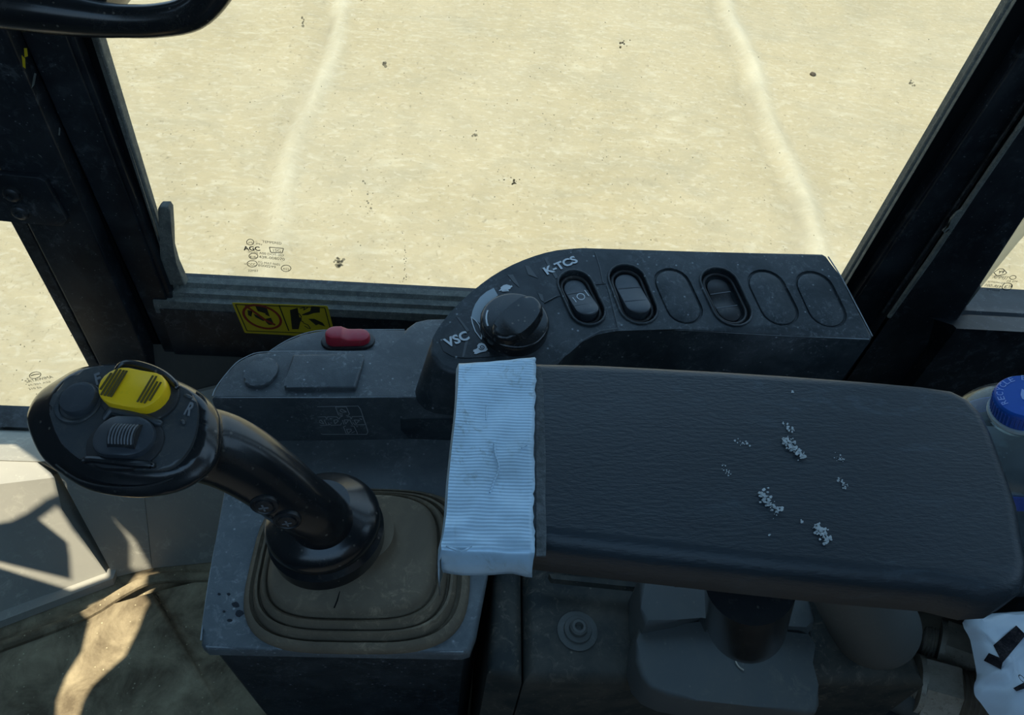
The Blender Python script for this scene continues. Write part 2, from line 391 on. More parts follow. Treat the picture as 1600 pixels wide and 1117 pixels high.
# ================================================================== SETTING
# ---- ground outside
def ground():
    N = 340; x0, x1, y0, y1 = -6.5, 9.5, .95, 14.0; GZ = -1.2
    bm = bmesh.new(); g = []; la = bm.verts.layers.float.new('ridge'); lb = bm.verts.layers.float.new('rut')
    for j in range(N + 1):
        row = []
        for i in range(N + 1):
            x = x0 + (x1 - x0) * i / N; y = y0 + (y1 - y0) * (j / N) ** 1.5
            z = noise.noise(V((x * 1.3, y * 2.6, 0))) * .012 + noise.noise(V((x * 5, y * 9, 3))) * .006
            ra_ = rb_ = 0.0
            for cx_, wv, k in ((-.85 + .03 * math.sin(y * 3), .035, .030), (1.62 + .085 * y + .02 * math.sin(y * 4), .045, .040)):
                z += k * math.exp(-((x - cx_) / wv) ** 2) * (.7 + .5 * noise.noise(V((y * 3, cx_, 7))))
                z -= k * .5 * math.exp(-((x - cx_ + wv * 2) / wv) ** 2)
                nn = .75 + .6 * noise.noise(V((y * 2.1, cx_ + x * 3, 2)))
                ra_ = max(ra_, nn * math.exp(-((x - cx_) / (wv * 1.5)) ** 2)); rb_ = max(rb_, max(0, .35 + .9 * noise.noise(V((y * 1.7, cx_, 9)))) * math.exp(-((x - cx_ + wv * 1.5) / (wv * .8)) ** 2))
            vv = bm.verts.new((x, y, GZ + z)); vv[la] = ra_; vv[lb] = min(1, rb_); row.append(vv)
        g.append(row)
    for j in range(N):
        for i in range(N): bm.faces.new((g[j][i], g[j][i + 1], g[j + 1][i + 1], g[j + 1][i]))
    m = bpy.data.materials.new('dry compacted sandy ground'); m.use_nodes = True
    n = m.node_tree.nodes; l = m.node_tree.links; b = n['Principled BSDF']; b.inputs['Roughness'].default_value = .95; b.inputs['Specular IOR Level'].default_value = .1
    ge = n.new('ShaderNodeNewGeometry'); P = ge.outputs['Position']
    def mp(sc):
        q = n.new('ShaderNodeMapping'); q.inputs['Scale'].default_value = sc; l.new(P, q.inputs[0]); return q.outputs[0]
    def nz(vec, sc, det=6, dist=0): 
        q = n.new('ShaderNodeTexNoise'); q.inputs['Scale'].default_value = sc; q.inputs['Detail'].default_value = det; q.inputs['Distortion'].default_value = dist
        l.new(vec, q.inputs['Vector']); return q.outputs['Fac']
    def rmp(src, a, c, hi=1.0):
        r = n.new('ShaderNodeMapRange'); r.inputs['From Min'].default_value = a; r.inputs['From Max'].default_value = c; r.inputs['To Max'].default_value = hi; l.new(src, r.inputs[0]); return r.outputs[0]
    def mix(f, a, c):
        q = n.new('ShaderNodeMix'); q.data_type = 'RGBA'; l.new(f, q.inputs[0])
        for s, v in ((6, a), (7, c)):
            if isinstance(v, tuple): q.inputs[s].default_value = (*v, 1)
            else: l.new(v, q.inputs[s])
        return q.outputs[2]
    c = mix(rmp(nz(mp((1, 1, 1)), .9), .3, .7), (.280, .246, .155), (.298, .268, .180))
    c = mix(rmp(nz(mp((1.0, 1.9, 1)), 5.5, 6, .8), .56, .74, .45), c, (.375, .36, .27))
    c = mix(rmp(nz(mp((1, 1.6, 1)), 11, 4), .58, .72, .45), c, (.365, .345, .25))
    c = mix(rmp(nz(mp((1, 1.4, 1)), 2.2, 7, 1.2), .50, .66, .35), c, (.24, .225, .16))
    c = mix(rmp(nz(mp((1.2, 1.6, 1)), 20, 6, .5), .54, .68, .5), c, (.37, .35, .265))
    c = mix(rmp(nz(mp((1.8, 1, 1)), 26, 5, .6), .62, .72, .6), c, (.17, .15, .10))
    c = mix(rmp(nz(mp((1, 1, 1)), 55, 3), .68, .74, .8), c, (.12, .10, .06))
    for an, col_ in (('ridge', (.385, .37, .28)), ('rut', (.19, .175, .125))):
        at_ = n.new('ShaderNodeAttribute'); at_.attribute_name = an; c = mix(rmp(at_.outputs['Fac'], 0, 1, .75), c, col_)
    l.new(c, b.inputs['Base Color'])
    bp = n.new('ShaderNodeBump'); bp.inputs['Strength'].default_value = .5; bp.inputs['Distance'].default_value = .02
    l.new(nz(mp((1, 2, 1)), 9, 8), bp.inputs['Height']); l.new(bp.outputs[0], b.inputs['Normal'])
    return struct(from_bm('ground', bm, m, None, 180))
ground()
# the ground beyond the modelled yard and below the cab
struct(box('trim_12', (-40, -30, -1.5), (40, 40, -1.27), bpy.data.materials['dry compacted sandy ground']))

def vx(p, q, y, z):
    """x at height z of the edge through two picture points on the plane Y = y."""
    a, b = aty(p, y), aty(q, y); t = (z - a.z) / (b.z - a.z); return a.x + (b.x - a.x) * t
def member(name, eL, eR, y, yb, z0, z1, m=M_PILLAR, parent=None, bevel=.002, yL=None, yR=None):
    yL = yL or y; yR = yR or y
    """upright member between two edges, front face on Y = y, back on Y = yb."""
    P = [V((vx(*eL, yL, z1), y, z1)), V((vx(*eR, yR, z1), y, z1)), V((vx(*eR, yR, z0), y, z0)), V((vx(*eL, yL, z0), y, z0))]
    return prism(name, P, (0, yb - y, 0), m, parent, bevel)
WY = .72                    # window plane
ZT = 1.60                   # window head
SILL = .357
# pillar edges in the picture
eSealIn = ((163, 50), (238, 300)); eSealOut = ((140, 50), (222, 300)); eRidge = ((113, 50), (207, 300)); eR2 = ((100, 50), (196, 300))
eH1 = ((38, 64), (144, 300)); eH0 = ((16, 64), (118, 300)); eLW = ((41, 350), (152, 567)); eLW0 = ((16, 347), (136, 569))
front = thing('trim_1', '', ''); 
for k in ('label', 'category'): del front[k]
struct(front); front.location = (-.4, .66, 0)
member('seal_channel', eRidge, eSealOut, .712, .727, .1, ZT, M_GROOVE, front)
member('ridge', eR2, eRidge, .698, .727, .16, ZT, M_PILLAR, front)
member('flat_bar', eH1, eR2, .695, .727, .02, ZT, M_PILLAR, front)
member('groove', eH0, eH1, .70, .727, .0, ZT, M_GROOVE, front)
member('post', eLW, eH0, .675, .76, -.05, ZT, M_PILLAR, front, .004)
member('glazing_strip', eLW0, eLW, .69, .76, .0, ZT, M_RUB, front)

rear = thing('trim_2', '', '')
for k in ('label', 'category'): del rear[k]
struct(rear); rear.location = (.55, .66, 0)
qSealIn = ((1565, 0), (1316, 426)); qSealOut = ((1588, 0), (1326, 440)); qR = ((1600, 70), (1337, 460)); qR2 = ((1613, 60), (1350, 452)); qG = ((1586, 190), (1376, 490)); qG2 = ((1600, 190), (1389, 495)); qW = ((1600, 340), (1512, 476))
member('seal_channel', qSealOut, qR, .712, .727, .1, ZT, M_GROOVE, rear)
member('ridge', qR, qR2, .698, .727, .1, ZT, M_PILLAR, rear)
member('flat_bar', qR2, qG, .695, .727, .1, ZT, M_PILLAR, rear)
member('groove', qG, qG2, .70, .727, .1, ZT, M_GROOVE, rear)
member('post', qG2, qW, .675, .76, .0, ZT, M_PILLAR, rear, .004)
# weather strip beads on the rear pillar
a0, a1 = aty((1523, 300), .6725), aty((1389, 495), .6725); dv = (a0 - a1)
from_bm('weather_strip', tube_bm([a1, a1 + dv * .5 + V((.0015, 0, 0)), a0, a0 + dv * 2.5], [.0028, .0034, .003, .003], 8), M_SEALG, rear)
b0, b1 = aty((1508, 300), .688), aty((1380, 488), .688)
from_bm('weather_strip', tube_bm([b1, b0, b0 + (b0 - b1) * 2.6], .0022, 8), M_RUB, rear)
tornp = [aty(p, .669) for p in zm(1260, 300, .2865, [(745, 215), (775, 190), (790, 150), (820, 115), (845, 100), (858, 108), (835, 150), (805, 185), (770, 205), (755, 225)])]
prism('torn_rubber', tornp, (0, .003, 0), M_SEALG, rear)

# ---- main side window
win = thing('window_1', '', '')
for k in ('label', 'category'): del win[k]
struct(win); win.location = (.08, WY, SILL)
xl0, xl1 = vx(*eSealIn, WY, SILL - .02), vx(*eSealIn, WY, ZT); xr0, xr1 = vx(*qSealIn, WY, SILL - .02), vx(*qSealIn, WY, ZT)
prism('pane', [V((xl0 - .02, WY + .008, SILL - .03)), V((xr0 + .02, WY + .008, SILL - .03)), V((xr1 + .02, WY + .008, ZT)), V((xl1 - .02, WY + .008, ZT))], (0, .005, 0), M_GLASS, win)
member('seal', eSealOut, eSealIn, WY - .012, WY + .008, SILL - .02, ZT, M_SEALG, win, .004, yR=WY + .008)
member('seal', qSealIn, qSealOut, WY - .012, WY + .008, SILL - .02, ZT, M_SEALG, win, .004, yL=WY + .008)
# seal lip bead up both sides, and along the sill
for e in (((150, 50), (230, 300)), ((1577, 0), (1321, 433))):
    p0 = V((vx(*e, WY - .012, SILL), WY - .013, SILL)); p1 = V((vx(*e, WY - .012, ZT), WY - .013, ZT))
    from_bm('seal_lip', tube_bm([p0, p1], .0022, 8), M_SEALG, win)
yS = .69
sl = [aty((272, 440), WY).x, aty((1330, 470), WY).x]
s0 = aty((275, 438), WY); s1 = aty((735, 464), WY)
bm = bmesh.new()
prof = [(WY + .006, .002), (WY - .004, .001), (WY - .008, -.004), (WY - .017, -.005), (WY - .019, -.010), (WY - .027, -.011), (WY - .029, -.020), (WY - .029, -.03), (WY + .006, -.03)]
for i in range(len(prof)): pass
A = [bm.verts.new((sl[0] - .02, y, s0.z + z)) for y, z in prof]; B = [bm.verts.new((sl[1] + .04, y, s0.z + z)) for y, z in prof]
for i in range(len(prof)): bm.faces.new((A[i], A[(i + 1) % len(prof)], B[(i + 1) % len(prof)], B[i]))
bm.faces.new(A); bm.faces.new(B[::-1]); from_bm('sill_seal', bm, M_SEALG, win)
# loose seal end beside the front pillar
lp = [aty(p, .705) for p in [(246, 328), (250, 324), (262, 324), (266, 330), (268, 360), (269, 390), (276, 415), (290, 446), (262, 446), (250, 400)]]
prism('loose_seal_end', lp, (0, .012, 0), M_SEALG, win, .002)

# etched marks on the glass (flat print on the inner face)
gy = WY + .0075; GN = (0, -1, 0)
def gtext(s, a, b, h, m=M_GMARK, bold=0.0, parent=win, flip=False, y=gy):
    p0, p1 = aty(a, y), aty(b, y); return text_obj('glass_print', s, p0, p1, GN, m, parent, height=h, lift=.0002, flip=flip, bold=bold)
hpx = .00062
gtext('AGC', (381, 391), (407, 392), .0068, bold=.03)
gtext('TEMPERED', (410, 379), (440, 382), .0036)
gtext('JPN', (399, 382), (409, 384), .0032)
gtext('M10S A00 DOT-207', (389, 395), (444, 401), .0035)
gtext('43R-008070', (405, 403), (445, 407), .0042)
gtext('TG MA7-9602', (403, 411), (438, 415), .0034)
gtext('E000299', (404, 416), (431, 419), .0038)
gtext('22M97', (388, 424), (404, 425), .0036)
def gloop(name, pts, w, m, parent, y, close=True):
    P = [aty(p, y) for p in pts]; P = P + [P[0]] if close else P
    return from_bm(name, flat_bm(polyline(P, w, GN), (0, -.0003, 0)), m, parent)
def ell(cx, cy, rx, ry, n=18, tilt=.0): return [(cx + rx * math.cos(2 * PI * i / n), cy + ry * math.sin(2 * PI * i / n) + tilt * rx * math.cos(2 * PI * i / n)) for i in range(n)]
for e in ((391, 378, 5.5, 4.5), (396, 400, 7, 4.5), (394, 412, 8, 5), (447, 419, 7.5, 5)): gloop('glass_print', ell(*e), .0008, M_GMARK, win, gy)
gloop('glass_print', round_poly([V((421, 386, 0)), V((443, 388, 0)), V((441, 395, 0)), V((423, 394, 0))], 2, 2) and [(421, 386), (443, 388), (441, 395), (423, 394)], .0009, M_GMARK, win, gy)
gtext('JIS', (388, 380.5), (395, 380.5), .003); gtext('1SG', (427, 393), (439, 394), .0044); gtext('E6', (391, 402.5), (401, 403), .003); gtext('CCC', (388, 415), (400, 415), .004); gtext('AS2', (442, 421), (452, 422), .003)

# dried mud marks on the pane
def mud(c, r, n, sp, y=gy, el=(1, 1), parent=win, m=M_GDIRT):
    polys = []
    for _ in range(n):
        px, py = c[0] + random.gauss(0, sp[0]), c[1] + random.gauss(0, sp[1]); rr = r * random.uniform(.4, 1.2); k = random.randint(5, 7); a0 = random.random() * 6
        polys.append([aty((px + el[0] * rr * random.uniform(.6, 1.1) * math.cos(a0 + 2 * PI * i / k), py + el[1] * rr * random.uniform(.6, 1.1) * math.sin(a0 + 2 * PI * i / k)), y) for i in range(k)])
    return stuff(from_bm('mud_spots', flat_bm(polys, (0, -.0004, 0)), m, parent))
mud((529, 411), 3.0, 26, (4, 6)); mud((573, 325), 2.2, 8, (4, 7)); mud((568, 284), 1.6, 6, (1.5, 2.5))
mud((804, 283), 2.2, 10, (5, 3), m=M_LEAF); mud((1427, 130), 2, 8, (3, 3)); mud((742, 215), 2.2, 7, (2, 7))
mud((975, 68), 2, 8, (4, 4), m=M_LEAF); mud((600, 100), 3.2, 6, (2, 2)); mud((474, 34), 2.5, 7, (2, 4)); mud((633, 400), 1.2, 22, (1.5, 20))
mud((800, 220), 1.0, 150, (380, 130)); mud((760, 240), .8, 160, (400, 140), m=M_LEAF)

# ---- wall below the main window
wall = box('wall_right', (-.36, .690, .255), (.72, .76, s0.z - .022), M_PILLAR); struct(wall)
# sloping dusty lower panel below it
low = prism('trim_3', [V((-.42, .545, 0)), V((.5, .545, 0)), V((.5, .70, .262)), V((-.42, .70, .262))], (0, .06, -.03), M_BROWN); struct(low)

# ---- left (front) corner: kick panels, second window
w2 = thing('window_2', '', '')
for k in ('label', 'category'): del w2[k]
struct(w2); w2.location = (-.9, WY, .08)
box('pane', (-1.3, WY + .008, .06), (-.44, WY + .013, ZT), M_GLASS, w2)
box('sill_seal', (-1.3, WY - .03, .045), (-.45, WY + .01, .083), M_RUB, w2)
for s, a, b, h in (('SATAWIMA', (42, 598), (84, 590), .0052), ('M-201 AS2', (46, 603), (80, 597), .003), ('210 E6', (46, 609), (66, 606), .0036)):
    gtext(s, a, b, h, parent=w2)
gloop('glass_print', ell(55, 586, 9, 5, 16, -.15), .0009, M_GMARK, w2, gy); gloop('glass_print', [(48, 587), (54, 585), (62, 584)], .0012, M_GMARK, w2, gy, False)
mud((60, 500), 1.2, 40, (40, 70), parent=w2)

# left wall: upper ledge and kick panels
kl = atz((0, 975), 0); kr = atz((172, 910), 0)
pt = lambda p, y: aty(p, y)
kickdir = (kr - kl).normalized()
kx0 = kl - kickdir * .5
topz = .105
kr = atz((174, 906), 0); y0_ = kr.y
E = [kr, aty((97, 796), y0_ + .050), aty((85, 746), y0_ + .070), aty((79, 738), y0_ + .080), aty((58, 722), y0_ + .095)]
Lf = [kr - kickdir * .55, E[1] + V((-.50, -.20, .0)), E[2] + V((-.50, -.10, 0)), E[3] + V((-.5, -.03, 0)), E[4] + V((-.5, 0, 0))]
kb = bmesh.new(); colv = []
for i in range(9):
    t = i / 8; colv.append([kb.verts.new(a.lerp(b, t)) for a, b in zip(E, Lf)] + [kb.verts.new(E[4].lerp(Lf[4], t) + V((0, .02, -.03))), kb.verts.new(E[0].lerp(Lf[0], t) + V((0, .03, 0)))])
for a, b in zip(colv, colv[1:]):
    for k in range(7): kb.faces.new((a[k], a[(k + 1) % 7], b[(k + 1) % 7], b[k]))
kb.faces.new(colv[0]); kb.faces.new(colv[-1][::-1])
struct(from_bm('trim_4', kb, M_KICK, None, 50))
# skirting below it
sk = [kr + V((.006, -.003, 0)), kr - kickdir * .55 + V((.006, -.003, 0))]
struct(prism('baseboard_right', [sk[1] + V((0, 0, .010)), sk[0] + V((0, 0, .010)), sk[0] + V((0, .02, .010)), sk[1] + V((0, .02, .010))], (0, -.004, -.010), M_KICK))
# ledge between kick panel and window sill
B = [V((-1.2, E[4].y + .004, E[4].z - .004)), E[4] + V((0, .004, -.004)), V((-.455, E[4].y + .02, E[4].z - .01)), V((-.455, WY - .02, .07)), V((-1.2, WY - .02, .07))]
struct(prism('trim_5', B, (0, 0, -.03), M_KICK))
# return panel behind the kick panel
def facet(nm, P):
    n_ = (P[1] - P[0]).cross(P[3] - P[0]).normalized(); return struct(prism(nm, P, n_ * -.012 if n_.y < 0 else n_ * .012, M_KICK, None, .001, 2))
K0, K1, K2 = kr + V((.003, .0035, 0)), V((-.400, .514, 0)), V((-.27, .532, 0)); T0, T1, T2 = V((-.525, .604, .19)), V((-.402, .628, .215)), V((-.27, .66, .24))
facet('trim_6', [K0, K1, T1, T0]); facet('trim_16', [K1, K2, T2, T1])
# ---- floor and mat
struct(box('floor', (-1.2, -.62, -.04), (1.2, .72, -.001), M_FLOOR))
matp = [atz(p, .012) for p in [(-140, 1040), (128, 958), (240, 925), (345, 900), (420, 905), (460, 1300), (-300, 1300)]]
mt = tag(prism('floor_mat', round_poly(matp, [.01, .03, .02, .02, .01, 0, 0], 4), (0, 0, -.012), M_FLOOR, None, .004), 'tan muddy rubber floor mat lying in the footwell left of the joystick pedestal', 'floor mat')
hp_ = smooth_poly([atz(p, .012) for p in [(-60, 1032), (60, 990), (140, 958), (192, 926), (235, 906), (290, 902), (350, 902)]], 4, False)
hump = tag(from_bm('floor_ridge', tube_bm(hp_, .0075, 10, None, .8), M_FLOOR), 'low muddy ridge moulding along the footwell edge behind the mat', 'moulding')
# ---- the rest of the cab shell (outside the frame; it shades the inside)
roof = bmesh.new()
box_bm((-.984, -.22, 1.62), (1.2, .78, 1.68), roof); box_bm((-.984, -.68, 1.62), (-.80, -.22, 1.68), roof); box_bm((1.0, -.68, 1.62), (1.2, -.22, 1.68), roof)
struct(from_bm('ceiling', roof, M_HOUSE))
struct(box('wall_rear', (1.1, -.62, -.04), (1.16, .70, .95), M_HOUSE))
struct(box('wall_left', (-1.0, -.68, -.04), (1.16, -.62, 1.10), M_HOUSE))
struct(box('trim_7', (1.08, .60, .5), (1.16, .76, 1.62), M_HOUSE)); struct(box('trim_8', (1.08, -.68, .3), (1.16, -.58, 1.62), M_HOUSE)); struct(box('trim_9', (-1.0, -.68, .3), (-.92, -.58, 1.62), M_HOUSE))
struct(box('trim_10', (-1.3, .70, ZT), (1.2, .78, 1.62), M_HOUSE))
# rear-side lower wall and the third window
w3 = thing('window_3', '', '')
for k in ('label', 'category'): del w3[k]
struct(w3); w3.location = (.9, WY, .39)
zs3 = aty((1515, 476), WY).z
P3 = [V((.66, WY + .008, zs3 - .02)), V((1.2, WY + .008, zs3 - .02)), V((1.2, WY + .008, ZT)), V((.66, WY + .008, ZT))]
prism('pane', P3, (0, .005, 0), M_GLASS, w3)
bs = [aty(p, WY + .0) for p in zm(1500, 380, 100 / 931, [(835, 0), (3900, -3445), (3560, -3445), (640, 0), (280, 465), (300, 650)])]
prism('bleached_seal', bs, (0, .004, 0), M_BEIGE, w3)
bs = [aty(p, WY - .002) for p in zm(1500, 380, 100 / 931, [(280, 465), (300, 650), (108, 900), (-40, 900), (-60, 850)])]
prism('seal', bs, (0, .008, 0), M_SEALG, w3)
for s, a, b, h in (('TEMPER', (1550, 434), (1573, 437), .0052), ('M2 AS', (1572, 440), (1588, 441), .0028), ('E01M00TSI', (1543, 441), (1568, 444), .003), ('43R-001', (1538, 447), (1563, 450), .0046), ('60070', (1541, 453), (1561, 455), .0025)):
    gtext(s, a, b, h, parent=w3, flip=True)
gtext('FY', (1558, 427), (1567, 427), .0045, bold=.03, parent=w3, flip=True); gtext('E3', (1568, 450), (1580, 449), .0048, parent=w3, flip=True)
gloop('glass_print', zm(1500, 380, 100 / 931, [(490, 425), (570, 370), (625, 372), (680, 430), (640, 455), (535, 472)]), .0009, M_GMARK, w3, gy)
gloop('glass_print', ell(1573.6, 447.5, 8, 5.6, 18, -.1), .0009, M_GMARK, w3, gy); gloop('glass_print', ell(1582.5, 433.3, 5, 3, 14, -.1), .0008, M_GMARK, w3, gy)
# ledge below it: stepped blue-black sill
led = bmesh.new(); pr = []
for p, y in (((1530, 478), WY), ((1530, 486), .705), ((1530, 492), .70), ((1530, 494), .685), ((1530, 510), .66), ((1530, 515), .652), ((1530, 523), .652)):
    q = aty(p, y); pr.append((q.y, q.z))
pr += [(.66, .05), (.76, .05), (.76, pr[0][1])]
x0_, x1_ = aty((1490, 515), .655).x, 1.15
A = [led.verts.new((x0_ - (.04 if k < 4 else .0), y, z)) for k, (y, z) in enumerate(pr)]; B = [led.verts.new((x1_, y, z)) for y, z in pr]
for i in range(len(pr)): led.faces.new((A[i], A[(i + 1) % len(pr)], B[(i + 1) % len(pr)], B[i]))
led.faces.new(A); led.faces.new(B[::-1]); struct(from_bm('trim_11', led, M_PILLAR, None, 25))
struct(box('wall_front', (-1.02, -.62, -.04), (-.96, .70, .88), M_HOUSE))
# unseen added panel; its openings are cut to shape the sun patches inside
def cast(p):
    h = S.ray_cast(dgr, CAM, (ROT @ _d(*p)).normalized()); return h[1]
bpy.context.view_layer.update(); dgr = bpy.context.evaluated_depsgraph_get()
def Z0(pts): return zm(0, 700, .3735, pts)
LIT = [[(545, 515), (630, 515), (622, 560), (590, 600), (622, 650), (600, 690), (575, 760), (520, 870), (440, 940), (380, 1000), (345, 1060), (325, 1130), (235, 1130), (240, 1050), (280, 950), (345, 850), (375, 715), (335, 655), (400, 625), (480, 592)],
       [(465, 285), (560, 380), (630, 508), (548, 508), (548, 400), (520, 350)],
       [(165, 300), (240, 243), (300, 340), (452, 540), (300, 560), (285, 395)],
       [(452, 538), (300, 594), (0, 500), (-60, 480), (-60, 458), (0, 478), (300, 552)],
       [(-80, -15), (60, -15), (165, 60), (225, 125), (237, 190), (180, 215), (110, 270), (40, 305), (-80, 325)]]
front_bm = box_bm((-1.0, -.68, .88), (-.985, .78, 1.68)); sun_mask = from_bm('sun_mask_panel', front_bm, M_HOUSE); struct(sun_mask)
for li, poly in enumerate(LIT):
    cb = bmesh.new(); PP = []
    for p in Z0(poly):
        q = cast(p) if li else atz(p, .012); t = (q.x + .9925) / SUN.x; r = q - SUN * t; PP.append(r)
    prism_bm([r - SUN * .06 for r in PP], SUN * .12, 0, 1, cb); cut(sun_mask, cb)
struct(box('shade_seat_base', (-.5, -.55, 0), (1.0, .13, .30), M_HOUSE)); struct(box('shade_seat_back', (.45, -.55, .46), (.7, .0, 1.1), M_HOUSE))  # unseen seat base and backrest blocks, added to darken the footwell

# ================================================================== OUTSIDE THINGS
pb = atz((1270, 116), -1.19)
tag(from_bm('pebble', blob(pb, .021, 3, (1, 1, .7)), M_STONE), 'single dark round pebble on the pale ground, upper right outside the window', 'pebble')
fen = [aty(p, .80) for p in [(1508, 500), (1518, 474), (1532, 466), (1552, 463), (1575, 465), (1600, 471), (1660, 490), (1660, 520), (1508, 520)]]
tag(prism('machine_body_cover', smooth_poly(fen, 2), (0, .04, -.12), M_OUTB, None, .01), 'pale blue curved machine body cover outside the small rear window', 'body cover')

# ================================================================== WARNING STICKER
SY = .690
st = thing('warning_sticker', 'yellow warning sticker with red prohibition ring and black crushed hand pictogram', 'sticker', aty((440, 496), SY))
Z7 = lambda pts, y=SY - .0002: [aty(p, y) for p in zm(340, 350, 200 / 1176, pts)]
prism('film', round_poly(Z7([(130, 722), (1010, 752), (1072, 990), (1072, 1045), (250, 1000)]), .002, 3), (0, .0004, 0), M_SIGN, st)
def sgn(polys, m, name='print', up=.0003): return from_bm(name, flat_bm([Z7(p) for p in polys], (0, -up, 0)), m, st)
def zline(pts, w, m, close=False, up=.0004):
    P = Z7(pts); P = P + [P[0]] if close else P
    return from_bm('print', flat_bm(polyline(P, w, GN), (0, -up, 0)), m, st)
zline([(165, 738), (985, 768), (1050, 1010), (270, 980)], .0012, M_SIGNK, True)
zline([(565, 745), (655, 980)], .0014, M_SIGNK)
ringp = [(410 + 170 * math.cos(a) + 25 * math.sin(a), 843 + 8 + 105 * math.sin(a) + 25 * math.cos(a)) for a in [2 * PI * i / 32 for i in range(32)]]
zline(ringp, .0032, M_SIGNR, True, .0005); zline([(255, 745), (330, 800), (440, 880), (530, 925)], .0030, M_SIGNR, up=.0006)
sgn([[(345, 750), (425, 752), (470, 830), (400, 800), (370, 800)], [(430, 750), (445, 750), (480, 850), (440, 830)], [(440, 870), (490, 860), (520, 925), (470, 925), (445, 900)], [(275, 790), (320, 800), (300, 815), (310, 850), (280, 835)], [(330, 825), (400, 850), (440, 880), (420, 890), (350, 855)]], M_SIGNK)
sgn([[(665, 790), (735, 768), (730, 795), (700, 805), (715, 860), (745, 850), (775, 870), (760, 900), (745, 965), (685, 965)], [(775, 830), (850, 800), (862, 755), (940, 760), (940, 812), (890, 815), (830, 835), (780, 838)], [(835, 870), (890, 870), (905, 895), (965, 905), (990, 940), (915, 915), (905, 930)]], M_SIGNK)
zline([(755, 775), (800, 765), (790, 790), (830, 765)], .0012, M_SIGNK); zline([(720, 840), (750, 820), (770, 850), (755, 880), (790, 900)], .0012, M_SIGNK); zline([(785, 905), (830, 925), (855, 960), (830, 955), (800, 935)], .001, M_SIGNK)

# ================================================================== CONSOLE TRAY (lower shelf)
TZ = .51; TX = (0, 0, 1)
tr = thing('console_tray', 'low dusty black console shelf with red rocker switch in front of the window', 'console', (.05, .45, .40))
tpx = [(331, 622), (336, 608), (350, 588), (368, 567), (385, 557), (402, 551), (440, 549), (520, 549), (590, 550), (612, 545), (624, 530), (636, 512), (650, 502), (668, 498), (720, 498)]
tfr = [atz(p, TZ) for p in tpx] + [V((.095, atz((900, 498), TZ).y, TZ)), V((.095, atz((700, 619), TZ).y, TZ)), atz((760, 619), TZ)]
tray = prism('shelf', tfr, (0, 0, -.075), M_TRAY, tr, .0022, 3)
# recessed rear ledge that carries the red switch
LZ = .490
lpx = [(398, 565), (420, 549), (445, 533), (475, 521), (505, 515.5), (560, 515), (640, 515), (660, 520), (660, 570)]
led = prism('rear_ledge', [atz(p, LZ) for p in lpx], (0, 0, -.05), M_TRAY, tr, .002, 3)
# tray wall below, down to the pedestal deck
fy = atz((500, 620), TZ).y
prism('front_skirt', [V((atz((333, 622), TZ).x, fy - .001 + .004, TZ - .03)), V((.095, fy + .004, TZ - .03)), V((.095, fy + .004, .4505)), V((atz((333, 622), TZ).x + .004, fy + .004, .4505))], (0, .06, 0), M_CONS, tr)
# blank cap, flat cover
def oct_(cx, cy, rx, ry): return [(cx + rx * a, cy + ry * b) for a, b in ((-.42, -1), (.42, -1), (1, -.48), (1, .3), (.55, 1), (-.5, 1), (-1, .55), (-1, -.35))]
cp = [atz(p, TZ + .004) for p in zm(300, 350, .358, [(265, 590), (300, 580), (352, 582), (378, 610), (372, 650), (330, 697), (285, 708), (238, 700), (224, 680), (235, 625)])]
prism('blank_plug', round_poly(cp, .003, 3), (0, 0, -.006), M_TRAY, tr, .002, 3)
cv = [atz(p, TZ + .005) for p in zm(300, 350, .358, [(440, 568), (745, 567), (752, 580), (714, 712), (405, 712), (400, 700)])]
prism('flat_cover', round_poly(cv, .002, 3), (0, 0, -.007), M_TRAY, tr, .0022, 3)
# red rocker
ra, rb = atz((507, 535), LZ), atz((581, 533), LZ); rl = (rb - ra).length; rc = (ra + rb) / 2
fr = frame(rc + V((0, 0, .0)), rb - ra, UPZ)
from_bm('switch_bezel', pill_bm(rl * 1.14, rl * .52, lambda u: .003, -.006, fr, .0015), M_ROCKD, tr)
rk = from_bm('red_rocker', pill_bm(rl * .94, rl * .40, lambda u: .0105 + (.0035 if u < -rl * .02 else -.0005) * min(1, abs(u + rl * .02) / (rl * .12)), -.004, fr, .003), M_RED, tr); rk['label'] = 'red rocker'
# dial pictogram plate on the skirt
Z4 = lambda pts: [aty(p, fy - .0004) for p in zm(480, 620, 120 / 1600, pts)]
ic = bmesh.new()
def icl(pts, w=.0006, close=False, bm=ic):
    P = Z4(pts); P = P + [P[0]] if close else P
    flat_bm(polyline(P, w, GN), (0, -.0004, 0), bm)
icl([(100, 200), (1060, 185), (1110, 250), (1215, 560), (1265, 720), (1240, 775), (320, 775), (260, 740), (75, 235)], .0006, True)
icl([(590, 205), (815, 205), (880, 350), (860, 380), (810, 385)]); icl([(590, 205), (650, 370), (740, 390), (680, 420), (670, 460)])
for q in ([(180, 410), (380, 410), (410, 460)], [(180, 410), (240, 590), (460, 580), (440, 530)], [(415, 440), (430, 410), (610, 410), (665, 460)], [(470, 560), (500, 585), (700, 580), (715, 540)], [(920, 460), (940, 405), (1150, 400), (1215, 570), (1000, 580), (950, 530)],
          [(830, 410), (890, 405), (915, 450)], [(800, 600), (755, 620), (820, 770), (1035, 775), (1045, 750), (975, 605), (910, 600)],
          [(735, 480), (770, 570)], [(885, 470), (945, 580)], [(355, 480), (400, 570)]): icl(q, .0006)
for q in ([(690, 270), (720, 250), (820, 310), (730, 315), (690, 290)], [(250, 500), (285, 470), (350, 560), (265, 530)], [(555, 480), (620, 470), (650, 495), (580, 560)], [(770, 475), (865, 475), (805, 560)], [(980, 475), (1090, 480), (1020, 560)], [(820, 670), (910, 665), (920, 700), (855, 755)]): icl(q, .0007, True)
